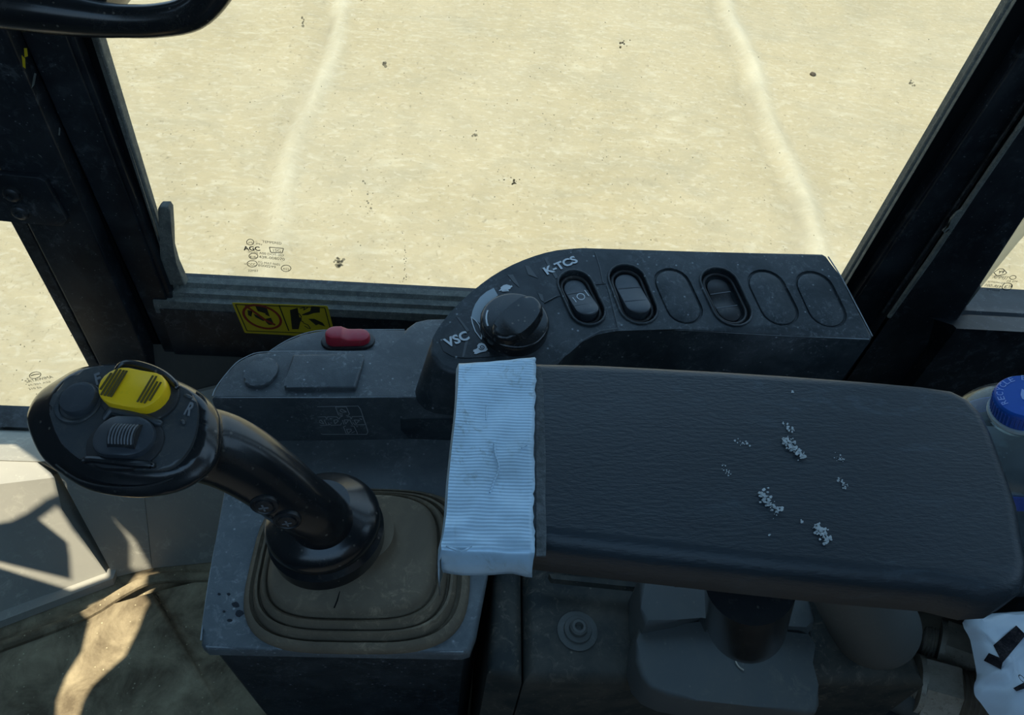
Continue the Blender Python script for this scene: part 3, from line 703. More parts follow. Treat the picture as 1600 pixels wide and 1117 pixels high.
icl([(655, 325), (700, 350), (745, 355)]); icl([(925, 745), (990, 715)]); icl([(470, 450), (515, 455)], .001); icl([(1100, 450), (1140, 470)], .001)
from_bm('pictogram_print', ic, mat('pale worn print', (.36, .38, .38), .6, .3), tr)

# ================================================================== SWITCH CONSOLE (upper)
PNn = V((0, -.2, 1)).normalized(); PC = PNn.dot(V((0, .46, .562)))
atp = lambda p, up=0.0: at(p, PNn, PC + up)
sc = thing('switch_console', 'curved black switch console with speed knob and oval rocker switches', 'console', (.2, .5, .43))
top = [(678, 560), (672, 545), (676, 528), (690, 505), (712, 479), (738, 455), (768, 432), (800, 414), (835, 400), (870, 391), (910, 387.5)]
rest = [(1285, 395), (1292, 399), (1312, 430), (1364, 524), (1362, 530), (1200, 522), (1060, 514), (960, 512), (930, 518), (905, 530), (885, 548), (876, 566), (840, 585), (760, 590), (705, 580), (688, 572)]
outl = [atp(p) for p in smooth_poly([V((*p, 0)) for p in top], 2, False)[:] for p in [(p.x, p.y)]] + [atp(p) for p in rest]
low = [V((p.x, p.y, TZ - .001)) for p in outl]
# walls flare slightly outwards at the left foot
low = [V((p.x + (-.012 if p.x < .03 else 0) - (.0), p.y + (-.010 if (p.x < .07 and p.y < .46) else (.012 if p.y < .47 and p.x > .15 else 0)), p.z - (.10 if p.x > .10 else 0))) for p in low]
body = prism('body', outl, low, M_CONS, sc, .0035, 4)
pbx = lambda pts: [atp(p) for p in zm(650, 370, .25, pts)]
# glossy film inlay around the knob
film = pbx([(145, 650), (155, 620), (200, 555), (260, 490), (380, 375), (520, 270), (680, 185), (860, 130), (1000, 102), (1115, 92), (1150, 180), (1168, 265), (1185, 295), (1120, 300), (870, 380), (800, 420), (825, 500), (820, 560), (800, 640), (740, 700), (690, 740), (560, 745), (300, 760), (230, 750), (170, 715)])
# oval cut-outs
OV = [((889, 424), (928, 508), 58), ((971, 414), (1007, 506), 62), ((1040, 419), (1080, 506), 61), ((1113, 419), (1156, 509), 63), ((1186, 421), (1230, 509), 63), ((1262, 423), (1304, 512), 63)]
ovals = []
cutb = bmesh.new()
for a, b, wpx in OV:
    A, B = atp(a), atp(b); c = (A + B) / 2; L = (A - B).length
    mid = ((a[0] + b[0]) / 2, (a[1] + b[1]) / 2)
    W = abs((atp((mid[0] + wpx / 2, mid[1])) - atp((mid[0] - wpx / 2, mid[1]))).x)
    W *= .96
    f = frame(c, B - A, PNn); ovals.append((f, L, W))
for k, (f, L, W) in enumerate(ovals):
    dp = -.0022 if k in (2, 4, 5) else -.009
    prism_bm([f @ V((u, v, .01)) for u, v in stadium(L, W)], (f.to_3x3() @ V((0, 0, dp - .01))), 0, 1, cutb)
kc = atp((803, 512)); kr_ = .0265
cut(body, cutb)
flm = prism('panel_film', film, PNn * -.001, M_FILM, sc)
flm.location += PNn * .0006
cutb = bmesh.new()
for k, (f, L, W) in enumerate(ovals[:1]): prism_bm([f @ V((u, v, .01)) for u, v in stadium(L * 1.03, W * 1.05)], (f.to_3x3() @ V((0, 0, -.03))), 0, 1, cutb)
cut(flm, cutb)
for k, (f, L, W) in enumerate(ovals):
    rim = [f @ V((u, v, .0006 if k else .0012)) for u, v in stadium(L * 1.0, W * 1.0)]
    nrm = f.to_3x3() @ V((0, 0, 1))
    if k in (2, 4, 5):
        from_bm('blank_plug', pill_bm(L * .93, W * .88, lambda u: -.0004, -.004, f, .0012), M_CONS, sc)
    else:
        r = from_bm('rocker_switch', ring_bm(rim, .0011, 8, None, nrm), M_CONS, sc)
        # inner bezel
        inner = ring_bm([f @ V((u, v, -.0035)) for u, v in stadium(L * .86, W * .80)], .0016, 8, None, nrm)
        from_bm('bezel', inner, M_ROCKD, r)
        if k < 2:
            hf = lambda u, L=L: -.003 + (.0075 * max(0, (u + L * .18)) / (L * .5))
            from_bm('rocker', pill_bm(L * .76, W * .66, hf, -.010, f, .0016), M_ROCK, r)
            bars = []
            for u in (-L * .14, L * .12):
                bars.append(stroke(f @ V((u, -W * .31, hf(u))), f @ V((u + .002, W * .31, hf(u))), .0006, nrm))
            for b_ in bars: from_bm('print', flat_bm([b_], nrm * .0006), M_GREYP if k == 0 else M_ROCK, r)
            if k == 0:
                u = -.001; cc = [f @ V((u + .0035 * math.cos(t), .0035 * math.sin(t), hf(u) + .0002)) for t in [2 * PI * i / 12 for i in range(13)]]
                gl = polyline(cc, .0008, nrm) + [stroke(f @ V((u - .006, .006, hf(u))), f @ V((u + .001, .0075, hf(u))), .0008, nrm), stroke(f @ V((u + .006, -.006, hf(u) + .0004)), f @ V((u - .001, -.0075, hf(u))), .0008, nrm), stroke(f @ V((u + .006, .002, hf(u) + .0003)), f @ V((u + .007, -.002, hf(u) + .0006)), .0008, nrm)]
                from_bm('print', flat_bm(gl, nrm * .0009), M_WHITE, r)
        else:
            hf = lambda u, L=L: -.0045 - .003 * max(0, 1 - abs(u) / (L * .2))
            from_bm('rocker', pill_bm(L * .74, W * .60, hf, -.010, f, .0016), M_ROCKD, r)
            bars = [stroke(f @ V((u, -W * .28, hf(u))), f @ V((u, W * .28, hf(u))), .0008, nrm) for u in (-L * .12, L * .12)]
            for b_ in bars: from_bm('print', flat_bm([b_], nrm * .0005), M_GREYP, r)
# printed seams and film cracks
for q in ([(1118, 100), (1150, 200), (1168, 290)], [(1190, 300), (1210, 360), (1262, 570)], [(800, 415), (880, 372)], [(1262, 575), (1150, 590), (1010, 665)]):
    from_bm('film_seam', flat_bm(polyline(pbx(q), .0008, PNn), PNn * .0012), M_DIMP, sc)
for q in ([(570, 240), (605, 240), (640, 300), (645, 320), (610, 290)], [(680, 183), (705, 185), (760, 262), (700, 240)], [(800, 140), (815, 140), (890, 260), (870, 265), (825, 190)], [(250, 500), (270, 510), (335, 590), (320, 600)], [(315, 630), (330, 640), (300, 755), (288, 755), (300, 690)], [(760, 355), (790, 365), (800, 410), (780, 400)]):
    from_bm('film_residue', flat_bm([pbx(q)], PNn * .0011), M_DIMP, sc)
# scale, triangle, icons and lettering
sc_out = [(485, 325), (440, 348), (400, 382), (370, 425), (352, 470), (345, 505)]; sc_in = [(398, 545), (400, 520), (405, 485), (425, 445), (455, 412), (512, 372)]
from_bm('speed_scale', flat_bm([pbx(sc_out + sc_in)], PNn * .0014), M_SCALE, sc)
from_bm('print', flat_bm(polyline(pbx([(345, 505), (352, 545), (370, 595), (408, 645), (410, 610), (396, 560), (375, 530), (346, 506)]), .0009, PNn), PNn * .0014), M_WHITE, sc)
def letters(s, a, b, h, bold=.03):
    A, B = atp(a), atp(b); text_obj('lettering', s, A, B, PNn, M_WHITE, sc, height=h, lift=.0015, bold=bold)
letters('VSC', (699, 545), (735, 531), .0095, .035); letters('K-TCS', (855, 431), (904, 411), .0088, .035)
turtle = [(515, 345), (530, 330), (528, 322), (545, 308), (565, 303), (582, 308), (592, 312), (598, 308), (602, 316), (592, 322), (590, 330), (575, 335), (580, 345), (570, 346), (562, 336), (545, 340), (548, 348), (536, 347), (534, 340)]
snail = [(357, 712), (375, 706), (385, 698), (382, 685), (392, 672), (410, 668), (428, 675), (438, 690), (436, 705), (448, 708), (436, 720), (400, 728), (375, 738), (362, 736), (366, 726), (356, 722), (366, 718)]
for g_ in (turtle, snail): from_bm('print', flat_bm([pbx(g_)], PNn * .0014), M_WHITE, sc)
sw = [(410 + (3 + 1.5 * t) * math.cos(t) * 1.2, 697 + (3 + 1.5 * t) * math.sin(t)) for t in [i * .5 for i in range(19)]]
from_bm('print', flat_bm(polyline(pbx(sw), .0007, PNn), PNn * .0018), M_FILM, sc)
# speed knob
kf = frame(kc, atp((850, 462)) - atp((762, 545)), PNn)
kr0 = abs((atp((858, 505)) - atp((752, 505))).x) / 2
knob = from_bm('speed_knob', lathe_bm([(0, -.002), (kr0, -.002), (kr0 * 1.0, .0085), (kr0 * .985, .0105), (kr0 * .95, .0118), (kr0 * .90, .0125), (0, .0125)], kf, 48), M_GLOSS, sc)
fin = smooth_poly([V((u * kr0, v * kr0, 0)) for u, v in ((-.97, -.06), (-.78, .26), (-.3, .40), (.3, .40), (.74, .30), (.93, .0), (.74, -.42), (0, -.62), (-.72, -.46))], 4)
bmk = prism_bm([kf @ V((p.x * .97, p.y * .84, .0190)) for p in fin], [kf @ V((p.x, p.y * 1.15, .010)) for p in fin], .0035, 4)
from_bm('finger_grip', bmk, M_GLOSS, knob)
mk = [kf @ V((-kr0 * .45 + kr0 * .25 * t * 1.6 - .0, kr0 * (.62 + .22 * t), .0127)) for t in (0, .5, 1)]
mk = [kf @ V((kr0 * .84 * math.cos(a), kr0 * .84 * math.sin(a), .0127)) for a in [math.radians(d) for d in (112, 122, 132, 142, 150)]]
from_bm('marker_line', flat_bm(polyline(mk, .0014, PNn), PNn * .0004), M_WHITE, knob)

M_WEAR_HILITE = mat('dust worn edge highlight', (.34, .38, .40), .6, .4, dust=(.03, .035, .04), dust_amt=.45, dscale=90)  # pale edge beads: wear plus edge highlights painted in as colour
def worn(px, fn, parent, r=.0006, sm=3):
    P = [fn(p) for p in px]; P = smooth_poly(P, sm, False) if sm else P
    return from_bm('worn_highlight', tube_bm(P, r, 6, None, 1, (0.1, .2, 1)), M_WEAR_HILITE, parent)
ap2 = lambda p: atp(p, -.0012)
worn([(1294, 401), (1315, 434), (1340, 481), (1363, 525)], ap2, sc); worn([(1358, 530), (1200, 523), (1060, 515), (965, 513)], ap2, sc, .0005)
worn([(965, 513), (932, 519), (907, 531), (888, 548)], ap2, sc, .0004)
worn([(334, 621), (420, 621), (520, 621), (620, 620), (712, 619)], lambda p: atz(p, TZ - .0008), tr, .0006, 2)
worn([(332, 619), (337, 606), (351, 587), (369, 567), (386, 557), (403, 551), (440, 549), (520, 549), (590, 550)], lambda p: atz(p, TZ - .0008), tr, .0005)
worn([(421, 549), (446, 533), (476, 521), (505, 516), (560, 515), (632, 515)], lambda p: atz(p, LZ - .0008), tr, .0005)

# ================================================================== LEVER PEDESTAL
BZ = .45
pd = thing('lever_pedestal', 'square dusty black pedestal under the joystick boot', 'pedestal', (-.07, .31, .0))
dk = [atz(p, BZ) for p in [(352, 712), (336, 850), (316, 975), (313, 1004), (322, 1012), (500, 1016), (722, 1020), (735, 1016), (745, 990), (768, 870), (775, 712)]]
dk[0].y = dk[-1].y = fy + .02
lowd = [V((p.x * .93 + (-.002), p.y + .012, 0.0)) for p in dk]
prism('deck', dk, (0, 0, -.013), M_BOX, pd, .005, 4)
prism('lower_housing', [V((p.x + (.004 if p.x < -.1 else -.004), p.y + (.004 if p.y < .25 else 0), BZ - .012)) for p in dk], [V((p.x + (.03 if p.x < -.1 else 0), p.y + (.03 if p.y < .25 else 0), 0)) for p in dk], M_CONS, pd, 0)

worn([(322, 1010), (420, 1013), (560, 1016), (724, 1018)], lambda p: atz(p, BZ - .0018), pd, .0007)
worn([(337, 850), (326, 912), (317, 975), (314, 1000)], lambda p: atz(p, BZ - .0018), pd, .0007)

M_DRIP = mat('dark oil drip', (.012, .016, .022), .3, .5)
random.seed(5)
for (px, py), r in (((342, 928), 2), ((357, 928), 2.2), ((368, 944), 5), ((373, 958), 5.5), ((359, 969), 3), ((350, 955), 1.8), ((388, 949), 1.8)):
    k = 9; a0 = random.random()
    prism('oil_drip', [atz((px + r * 1.3 * random.uniform(.7, 1.2) * math.cos(a0 - 2 * PI * i / k), py + r * random.uniform(.7, 1.1) * math.sin(a0 - 2 * PI * i / k)), BZ + .0004) for i in range(k)], (0, 0, -.0005), M_DRIP, pd)

# ================================================================== JOYSTICK
jc = atz((566, 884), BZ)
js = thing('joystick', 'black curved joystick with yellow rocker switch on its oval head', 'joystick', jc)
def sup(cx, cy, hx, hy, z, p=3.4, n=56):
    out = []
    for i in range(n):
        a = 2 * PI * i / n; c, s = math.cos(a), math.sin(a)
        out.append(V((cx + hx * math.copysign(abs(c) ** (2 / p), c), cy + hy * math.copysign(abs(s) ** (2 / p), s), z)))
    return out
bt = bmesh.new(); rings = []
prof = [(1.03, -.001), (1.03, .004), (1.0, .0075), (.965, .009), (.95, .004), (.93, .0035), (.92, .010), (.895, .0145), (.875, .014), (.865, .008), (.85, .008), (.84, .015), (.81, .020), (.785, .019), (.775, .013), (.76, .014), (.75, .022), (.71, .027), (.66, .0285), (.55, .030), (.47, .033), (.44, .040), (.43, .05), (.36, .05)]
for s, z in prof:
    t = (1.03 - s) / .6
    c = jc + V((-.010 * t, .000 + .002 * t, 0))
    rings.append([bt.verts.new(q) for q in sup(c.x, c.y, .0835 * s, .068 * s, BZ + z, 3.6 if s > .6 else 2.1)])
for a, b in zip(rings, rings[1:]):
    for i in range(56): bt.faces.new((a[i], a[(i + 1) % 56], b[(i + 1) % 56], b[i]))
bt.faces.new(rings[-1]); from_bm('rubber_boot', bt, M_BOOT, js, 60)
from_bm('boot_crack', tube_bm([atz((531, 924), BZ + .0295), atz((527, 938), BZ + .0288), atz((522, 950), BZ + .028)], .0005, 6), M_GROOVE, js)
cc = atz((508, 824), .52)
ax = frame(cc, (1, 0, 0), V((-.10, .06, 1)))
from_bm('collar', lathe_bm([(0, -.036), (.028, -.036), (.034, -.022), (.0405, -.016), (.0415, -.004), (.0385, .000), (.0400, .003), (.0405, .010), (.0385, .0145), (.034, .018), (.027, .023), (.022, .027), (0, .027)], ax, 56), M_GLOSS, js)
# grip: head + neck fused by a voxel remesh
FN = V((-.10, -.22, 1)).normalized(); FC = FN.dot(atz((200, 665), .662))
atf = lambda p, up=0.0: at(p, FN, FC + up)
def headring(px, up, n=60):
    P = smooth_poly([V((*p, 0)) for p in px], 6)
    return [atf((q.x, q.y), up) for q in P]
hf0 = zm(30, 560, .206, [(215, 420), (225, 300), (300, 180), (430, 90), (600, 45), (760, 35), (900, 45), (1050, 95), (1190, 180), (1310, 245), (1410, 330), (1430, 450), (1415, 620), (1340, 770), (1180, 880), (1000, 900), (820, 880), (600, 850), (430, 780), (290, 640)])
hf2 = zm(30, 560, .206, [(58, 500), (75, 370), (150, 255), (280, 165), (430, 80), (600, 45), (800, 30), (1000, 60), (1200, 165), (1360, 245), (1500, 380), (1540, 560), (1500, 800), (1330, 960), (1150, 1030), (920, 1058), (700, 1040), (500, 990), (320, 880), (160, 740)])
hb = bmesh.new()
def ringset(px, up, sc_=1.0, sh=(0, 0, 0)):
    P = headring(px, up); c = sum(P, V((0, 0, 0))) / len(P); return [hb.verts.new(c + (p - c) * sc_ + V(sh)) for p in P]
RS = [ringset(hf0, .002, .985), ringset(hf0, .0005, 1.0), ringset(hf2, -.006, .985), ringset(hf2, -.012, 1.0), ringset(hf2, -.020, .97), ringset(hf2, -.030, .86, (.006, 0, 0)), ringset(hf2, -.038, .62, (.014, 0, 0))]
for a, b in zip(RS, RS[1:]):
    k = len(a)
    for i in range(k): hb.faces.new((a[i], a[(i + 1) % k], b[(i + 1) % k], b[i]))
hb.faces.new(RS[0]); hb.faces.new(RS[-1][::-1])
neck = []
for (px, py), z, r in (((255, 680), .640, .021), ((300, 690), .634, .0225), ((345, 702), .624, .0225), ((385, 722), .612, .0218), ((425, 750), .596, .0208), ((462, 780), .578, .0202), ((492, 802), .558, .0203), ((510, 822), .535, .0215)):
    neck.append((atz((px, py), z), r))
sp = smooth_poly([p for p, r in neck], 4, False); rr_ = []
for i in range(len(sp)): t = i / 4; k = min(int(t), len(neck) - 2); rr_.append(neck[k][1] + (neck[k + 1][1] - neck[k][1]) * (t - k))
tube_bm(sp, rr_, 24, hb, 1.0, (0, .4, 1))
bmesh.ops.recalc_face_normals(hb, faces=hb.faces)
grip = from_bm('grip', hb, None, js, 180)
def fu(o):
    m = o.modifiers.new('r', 'REMESH'); m.mode = 'VOXEL'; m.voxel_size = .0013
    s = o.modifiers.new('s', 'SMOOTH'); s.factor = .5; s.iterations = 22
apply_mod(grip, fu); grip.data.materials.clear(); grip.data.materials.append(M_GLOSS)
for p in grip.data.polygons: p.use_smooth = True
# raised face plate
Z3 = lambda pts, up=0.0: [atf(p, up) for p in zm(30, 560, .206, pts)]
fpl = Z3([(230, 420), (240, 310), (310, 195), (440, 105), (600, 62), (760, 50), (900, 62), (1050, 112), (1180, 190), (1290, 250), (1345, 330), (1350, 480), (1310, 640), (1230, 760), (1130, 830), (1000, 850), (820, 838), (600, 820), (440, 750), (310, 620)], .0045)
prism('face_plate', smooth_poly(fpl, 3), -FN * .010, M_FACE, js, .002, 3)
seam = Z3([(1340, 250), (1400, 300), (1432, 420), (1425, 600), (1350, 760), (1200, 880), (1000, 955), (800, 975), (600, 960), (420, 905), (270, 800)], .0)
seam_b = tube_bm(smooth_poly([p - FN * .001 for p in seam], 4, False), .0006, 6); from_bm('shell_seam', seam_b, M_ROCKD, js)
# raised guard ridges around the switches
def ridge(pts, r0, up=.005, m=M_FACE, ends=True):
    P = smooth_poly(Z3(pts, up), 4, False); n_ = len(P)
    R = [r0 * (.35 + .65 * math.sin(PI * i / (n_ - 1)) ** .5) for i in range(n_)]
    return from_bm('guard_ridge', tube_bm(P, R, 10), m, js)
ridge([(720, 110), (780, 45), (870, 40), (1000, 75), (1110, 130), (1190, 205), (1180, 230)], .0022, .007, M_GLOSS)
ridge([(640, 470), (700, 400), (800, 415), (920, 450), (1030, 480), (1085, 500)], .0028, .0055)
ridge([(470, 790), (520, 765), (700, 780), (870, 800), (1000, 810), (1010, 830)], .0024, .0055, M_GLOSS)
# yellow rocker in its recess
def pilled(a, b, w, up, name, m, hf, base, bev=.0016, par=js, kL=1.0):
    A, B = Z3([a, b], up); c = (A + B) / 2; f = frame(c, B - A, FN); L = (A - B).length * kL
    return from_bm(name, pill_bm(L, w, hf(L) if hf else (lambda u: 0), base, f, bev), m, par), f, L
pilled((640, 235), (1200, 345), .0285, .0050, 'switch_recess', M_ROCKD, lambda L: (lambda u: .0012), -.003, .001)
yr, yf, yL = pilled((668, 225), (1142, 315), .0235, .0050, 'yellow_rocker', M_YEL, lambda L: (lambda u: .0075 + .0016 * (abs(u) / (L * .5)) ** 1.5), -.002, .0018)
yr['label'] = 'yellow ribbed rocker'
rb_ = bmesh.new()
for u in (-.0205, -.0178, -.0151, -.0124, -.0102): flat_bm([stroke(yf @ V((u * yL / .05, -.0085 + (.003 if u < -.019 else 0), .0082)), yf @ V((u * yL / .05 + .001, .0085 - (.003 if u < -.019 else 0), .0082)), .0013, FN)], FN * .0012, rb_)
for u in (.0105, .0132, .0159, .0186): flat_bm([stroke(yf @ V((u * yL / .05, -.0085 + (.002 if u > .017 else 0), .0082)), yf @ V((u * yL / .05 + .001, .0085 - (.003 if u > .015 else 0), .0082)), .0011, FN)], FN * .0012, rb_)
from_bm('grip_ribs', rb_, M_YDIRT, yr)
# thumb wheel switch
pilled((515, 630), (1095, 650), .0300, .0050, 'switch_recess', M_ROCKD, lambda L: (lambda u: .0008), -.003, .001)
tw, tf, tL = pilled((583, 605), (1040, 625), .0235, .0050, 'thumb_wheel_switch', M_ROCK, lambda L: (lambda u: .004 + .0022 * math.cos(u / L * 3.0)), -.002, .0018)
wheel = bmesh.new(); WR = .0078
cyl = frame(tf @ V((.0022, -.0005, .0022)), tf.to_3x3() @ V((0, 1, 0)), tf.to_3x3() @ V((1, 0, 0)))
lathe_bm([(0, -.0072), (WR, -.0072), (WR, .0072), (0, .0072)], cyl, 28, wheel)
from_bm('wheel', wheel, M_ROCKD, tw)
wr = bmesh.new()
for i in range(8):
    x = -.0036 + i * .00168
    P = [tf @ V((x, -.0005 + (WR + .0002) * math.sin(a), .0022 + (WR + .0004) * math.cos(a))) for a in [math.radians(d) for d in range(-45, 46, 15)]]
    tube_bm(P, .0005, 6, wr)
from_bm('wheel_rib', wr, mat('worn grey rib', (.13, .14, .15), .4, .5), tw)
# round push button
bc = Z3([(468, 318)], .005)[0]; bf = frame(bc, (1, 0, 0), FN)
from_bm('push_button', lathe_bm([(0, -.004), (.0100, -.004), (.0100, .0030), (.0092, .0042), (.007, .0045), (0, .0042)], bf, 36), M_ROCK, js)
c2 = Z3([(450, 340)], .0045)[0]
from_bm('button_collar', lathe_bm([(.0100, -.003), (.0126, -.003), (.0128, .0006), (.0122, .0014), (.0112, .0012), (.0102, .0006)], frame(c2, (1, 0, 0), FN), 36), M_FACE, js)
# raised letters
A, B = Z3([(590, 208), (632, 192)], .0045); text_obj('raised_letter', 'F', A, B, FN, M_GREYP, js, height=.0080, lift=0, thick=.0008, bold=.03)
A, B = Z3([(1248, 428), (1294, 440)], .0045); text_obj('raised_letter', 'R', A, B, FN, M_GREYP, js, height=.0080, lift=0, thick=.0008, bold=.03)
ridge([(1230, 465), (1255, 500)], .0012); ridge([(1250, 275), (1310, 300)], .0012)
# two screws under the neck
bpy.context.view_layer.update(); ginv = grip.matrix_world.inverted()
for px, py in ((413, 789), (449, 813)):
    o_ = ginv @ CAM; hit, loc, nr, ix = grip.ray_cast(o_, (ROT @ _d(px, py)).normalized())
    q = grip.matrix_world @ loc if hit else atz((px, py), .58); nrm = nr if hit else V((-.25, -.8, .45)).normalized()
    f = frame(q, (1, 0, .2), nrm)
    s_ = from_bm('neck_screw', lathe_bm([(.0085, -.004), (.0085, .0008), (.0070, .0014), (.0062, .0004), (.0058, .0004), (.0054, .0016), (.003, .0022), (0, .0022)], f, 20), M_ROCKD, js)
    from_bm('screw_slot', flat_bm([[f @ V((a, b, .0018)) for a, b in ((-.003, -.0006), (.003, -.0006), (.003, .0006), (-.003, .0006))], [f @ V((a, b, .0018)) for a, b in ((-.0006, -.003), (.0006, -.003), (.0006, .003), (-.0006, .003))]], nrm * .0008), M_GREYP, s_)

# ================================================================== SEAT SIDE PANELS
pn = thing('seat_side_panel', 'dusty dark seat base panel with a screw, below the armrest', 'panel', (.2, .28, 0))
PZ = .42
def panel(name, x0p, x1p, m, y0p=1052):
    q = [atz(p, PZ) for p in ((x0p[0], x0p[1]), (x1p[0], x1p[1]), (x1p[2], x1p[3]), (x0p[2], x0p[3]))]
    return q
pa = [atz((784, 860), PZ), atz((819, 860), PZ), atz((817, 1060), PZ), atz((762, 1048), PZ)]
pa[0].y = pa[1].y = fy - .004
pb_ = [atz((822, 860), PZ), V((.40, fy - .004, PZ)), V((.40, atz((1000, 1062), PZ).y, PZ)), atz((820, 1060), PZ)]
pb_[0].y = fy - .004
prism('left_panel', pa[::-1], (0, 0, -.40), M_SEAT, pn, .012, 5)
prism('main_panel', pb_[::-1], (0, 0, -.40), M_SEAT, pn, .012, 5)
q = atz((902, 986), PZ)
f = frame(q, (1, 0, 0), (0, 0, 1))
sw_ = from_bm('panel_screw', lathe_bm([(.0165, 0), (.0165, .0012), (.014, .002), (.0115, .002), (.011, .004), (.0095, .0045), (.0075, .005), (.007, .0085), (.0055, .0098), (.0035, .0098), (.0025, .006), (0, .006)], f, 32), M_BULB, pn)
# thin bracket edge below the armrest
br = [atz(p, PZ + .02) for p in [(858, 896), (866, 897), (1030, 913), (1030, 921), (862, 904)]]
tag(prism('bracket_strip', br, (0, 0, -.008), M_SEAT), 'thin dusty metal strip edge just beneath the armrest front', 'strip')
# moulded cover
cz = .455
cv = thing('lever_cover', 'grey blue moulded plastic cover with rounded corner under the armrest', 'cover', (.25, .24, PZ))
cpx = [(1000, 975), (995, 1000), (994, 1030), (1002, 1056), (1018, 1074), (1045, 1086), (1090, 1094), (1180, 1104), (1262, 1114), (1277, 1112), (1282, 1100), (1279, 1070), (1270, 1035), (1266, 1005), (1269, 984), (1100, 970)]
prism('lower_shell', [atz(p, cz) for p in cpx], (0, 0, -.035), M_COVER, cv, .004, 4)
cpx2 = [(1008, 978), (1060, 968), (1100, 955), (1110, 976), (1200, 976), (1225, 970), (1260, 972), (1272, 978), (1276, 968), (1268, 942), (1262, 930), (1000, 900), (1002, 950)]
prism('upper_shell', [atz(p, cz + .014) for p in cpx2], (0, 0, -.045), M_COVER, cv, .004, 4)
hr = [atz(p, cz + .001) for p in [(1151, 1024), (1150, 1034), (1155, 1042), (1162, 1047)]]
from_bm('scratch', tube_bm(smooth_poly(hr, 4, False), .0007, 6), M_STEEL, cv)

# rubber bulb, black hose, fittings
b1 = atz((1345, 935), .50); b2 = atz((1366, 976), .46)
axd = (b2 - b1).normalized(); f = frame(b2, (1, 0, 0), axd)
Rb = .0335
prb = [(0, -.13), (Rb * .9, -.13), (Rb * .95, -.05), (Rb, -.02), (Rb * 1.0, 0)] + [(Rb * math.cos(a), Rb * .92 * math.sin(a)) for a in [math.radians(d) for d in (10, 20, 30, 40, 50, 60, 70, 80)]] + [(0, Rb * .92)]
bulb = lathe_bm(prb, f, 48)
for v in bulb.verts:
    l_ = f.inverted() @ v.co; a = math.degrees(math.atan2(l_.y, l_.x))
    for c_, k_ in ((-35, .10), (-70, .05), (-110, .03)):
        l2 = (1 - k_ * math.exp(-((a - c_) / 7) ** 2)); l_.x *= l2; l_.y *= l2
    v.co = f @ l_
tag(from_bm('rubber_boot', bulb, M_BULB), 'grey rounded rubber boot between the moulded cover and the hex nuts', 'rubber boot')
hz = [atz(p, z) for p, z in [((1300, 960), .36), ((1325, 1010), .355), ((1350, 1050), .35), ((1385, 1078), .345), ((1430, 1098), .34), ((1500, 1112), .335), ((1620, 1128), .33), ((1720, 1140), .33)]]
tag(from_bm('hose', tube_bm(smooth_poly(hz, 4, False), .0145, 16), M_BULB), 'smooth dark grey hose curving below the two hex nuts', 'hose')
def fitting(c0, c1, z0, z1, rn, label, rot):
    a, b = atz(c0, z0), atz(c1, z1); d = (b - a).normalized(); L = (b - a).length
    t = thing('hose_fitting', label, 'hose fitting', a); t['group'] = 'hose fittings under the armrest'
    f = frame(a, (0, 0, 1), d)
    R = Matrix.Rotation(math.radians(rot), 4, 'Z')
    ff = f @ R
    bm = bmesh.new()
    hexp = lambda r, z: [ff @ V((r * math.cos(PI / 3 * i), r * math.sin(PI / 3 * i), z)) for i in range(6)]
    n0, n1 = L * .50, L * .50 + rn * 1.05
    nb = prism_bm(hexp(rn, n1), hexp(rn, n0), .0022, 3); from_bm('hex_nut', nb, M_STEEL, t, 25)
    lathe_prof = [(0, n0 - .004), (rn * .92, n0 - .004), (rn * .92, n0 + .001), (0, n0 + .001)]
    from_bm('washer', lathe_bm(lathe_prof, f, 28), M_STEEL, t)
    th = [(0, 0)]
    k = 0; z = .0
    while z < n0 - .004: th += [(rn * .52, z), (rn * .60, z + .0012)]; z += .0026
    th += [(0, z)]
    from_bm('threaded_stub', lathe_bm(th, f, 24), M_STEEL, t)
    th = [(0, n1 - .001)]; z = n1 - .001
    while z < n1 + .085: th += [(rn * .74, z), (rn * .82, z + .0018), (rn * .74, z + .0036)]; z += .0042
    th += [(0, z)]
    from_bm('braided_hose', lathe_bm(th, f, 28), M_HOSE, t)
    return t
fitting((1438, 1000), (1500, 1022), .345, .352, .0275, 'hose fitting with hex nut, the farther one right behind the boot', 26)
fitting((1400, 1058), (1472, 1078), .352, .358, .0275, 'hose fitting with hex nut, the nearer one just above the dark hose', 34)
hz = [atz(p, .35) for p in [(1400, 975), (1440, 972), (1520, 980), (1600, 990)]]
tag(from_bm('hose', tube_bm(hz, .012, 14), M_HOSE), 'short dusty brown hose running along the armrest underside behind the nuts', 'hose')
tie = [atz(p, .37) for p in [(1388, 1044), (1400, 1052), (1418, 1036), (1432, 1022), (1428, 1012), (1414, 1028)]]
tag(prism('cable_tie', tie, (0, 0, -.006), M_SEAT, None, .001), 'dark twisted tie end between the rubber boot and the nuts', 'cable tie')
# support under the hydraulic parts and the bottle
shelf = thing('rear_bracket', 'dark steel bracket shelf behind the armrest under the bottle', 'bracket', (.52, .33, 0))
box('top_plate', (.335, .262, .47), (.72, .43, .485), M_PILLAR, shelf, .002)
box('web', (.42, .33, .0), (.68, .41, .47), M_PILLAR, shelf)
tag(box('hose_tray', (.405, .12, .26), (.80, .31, .305), M_HOUSE, None, .003), 'dark tray under the hose fittings right of the seat panel', 'tray')
box('tray_leg', (.40, .2, 0), (.7, .28, .28), M_HOUSE, [o for o in bpy.data.objects if o.name == 'hose_tray'][0])

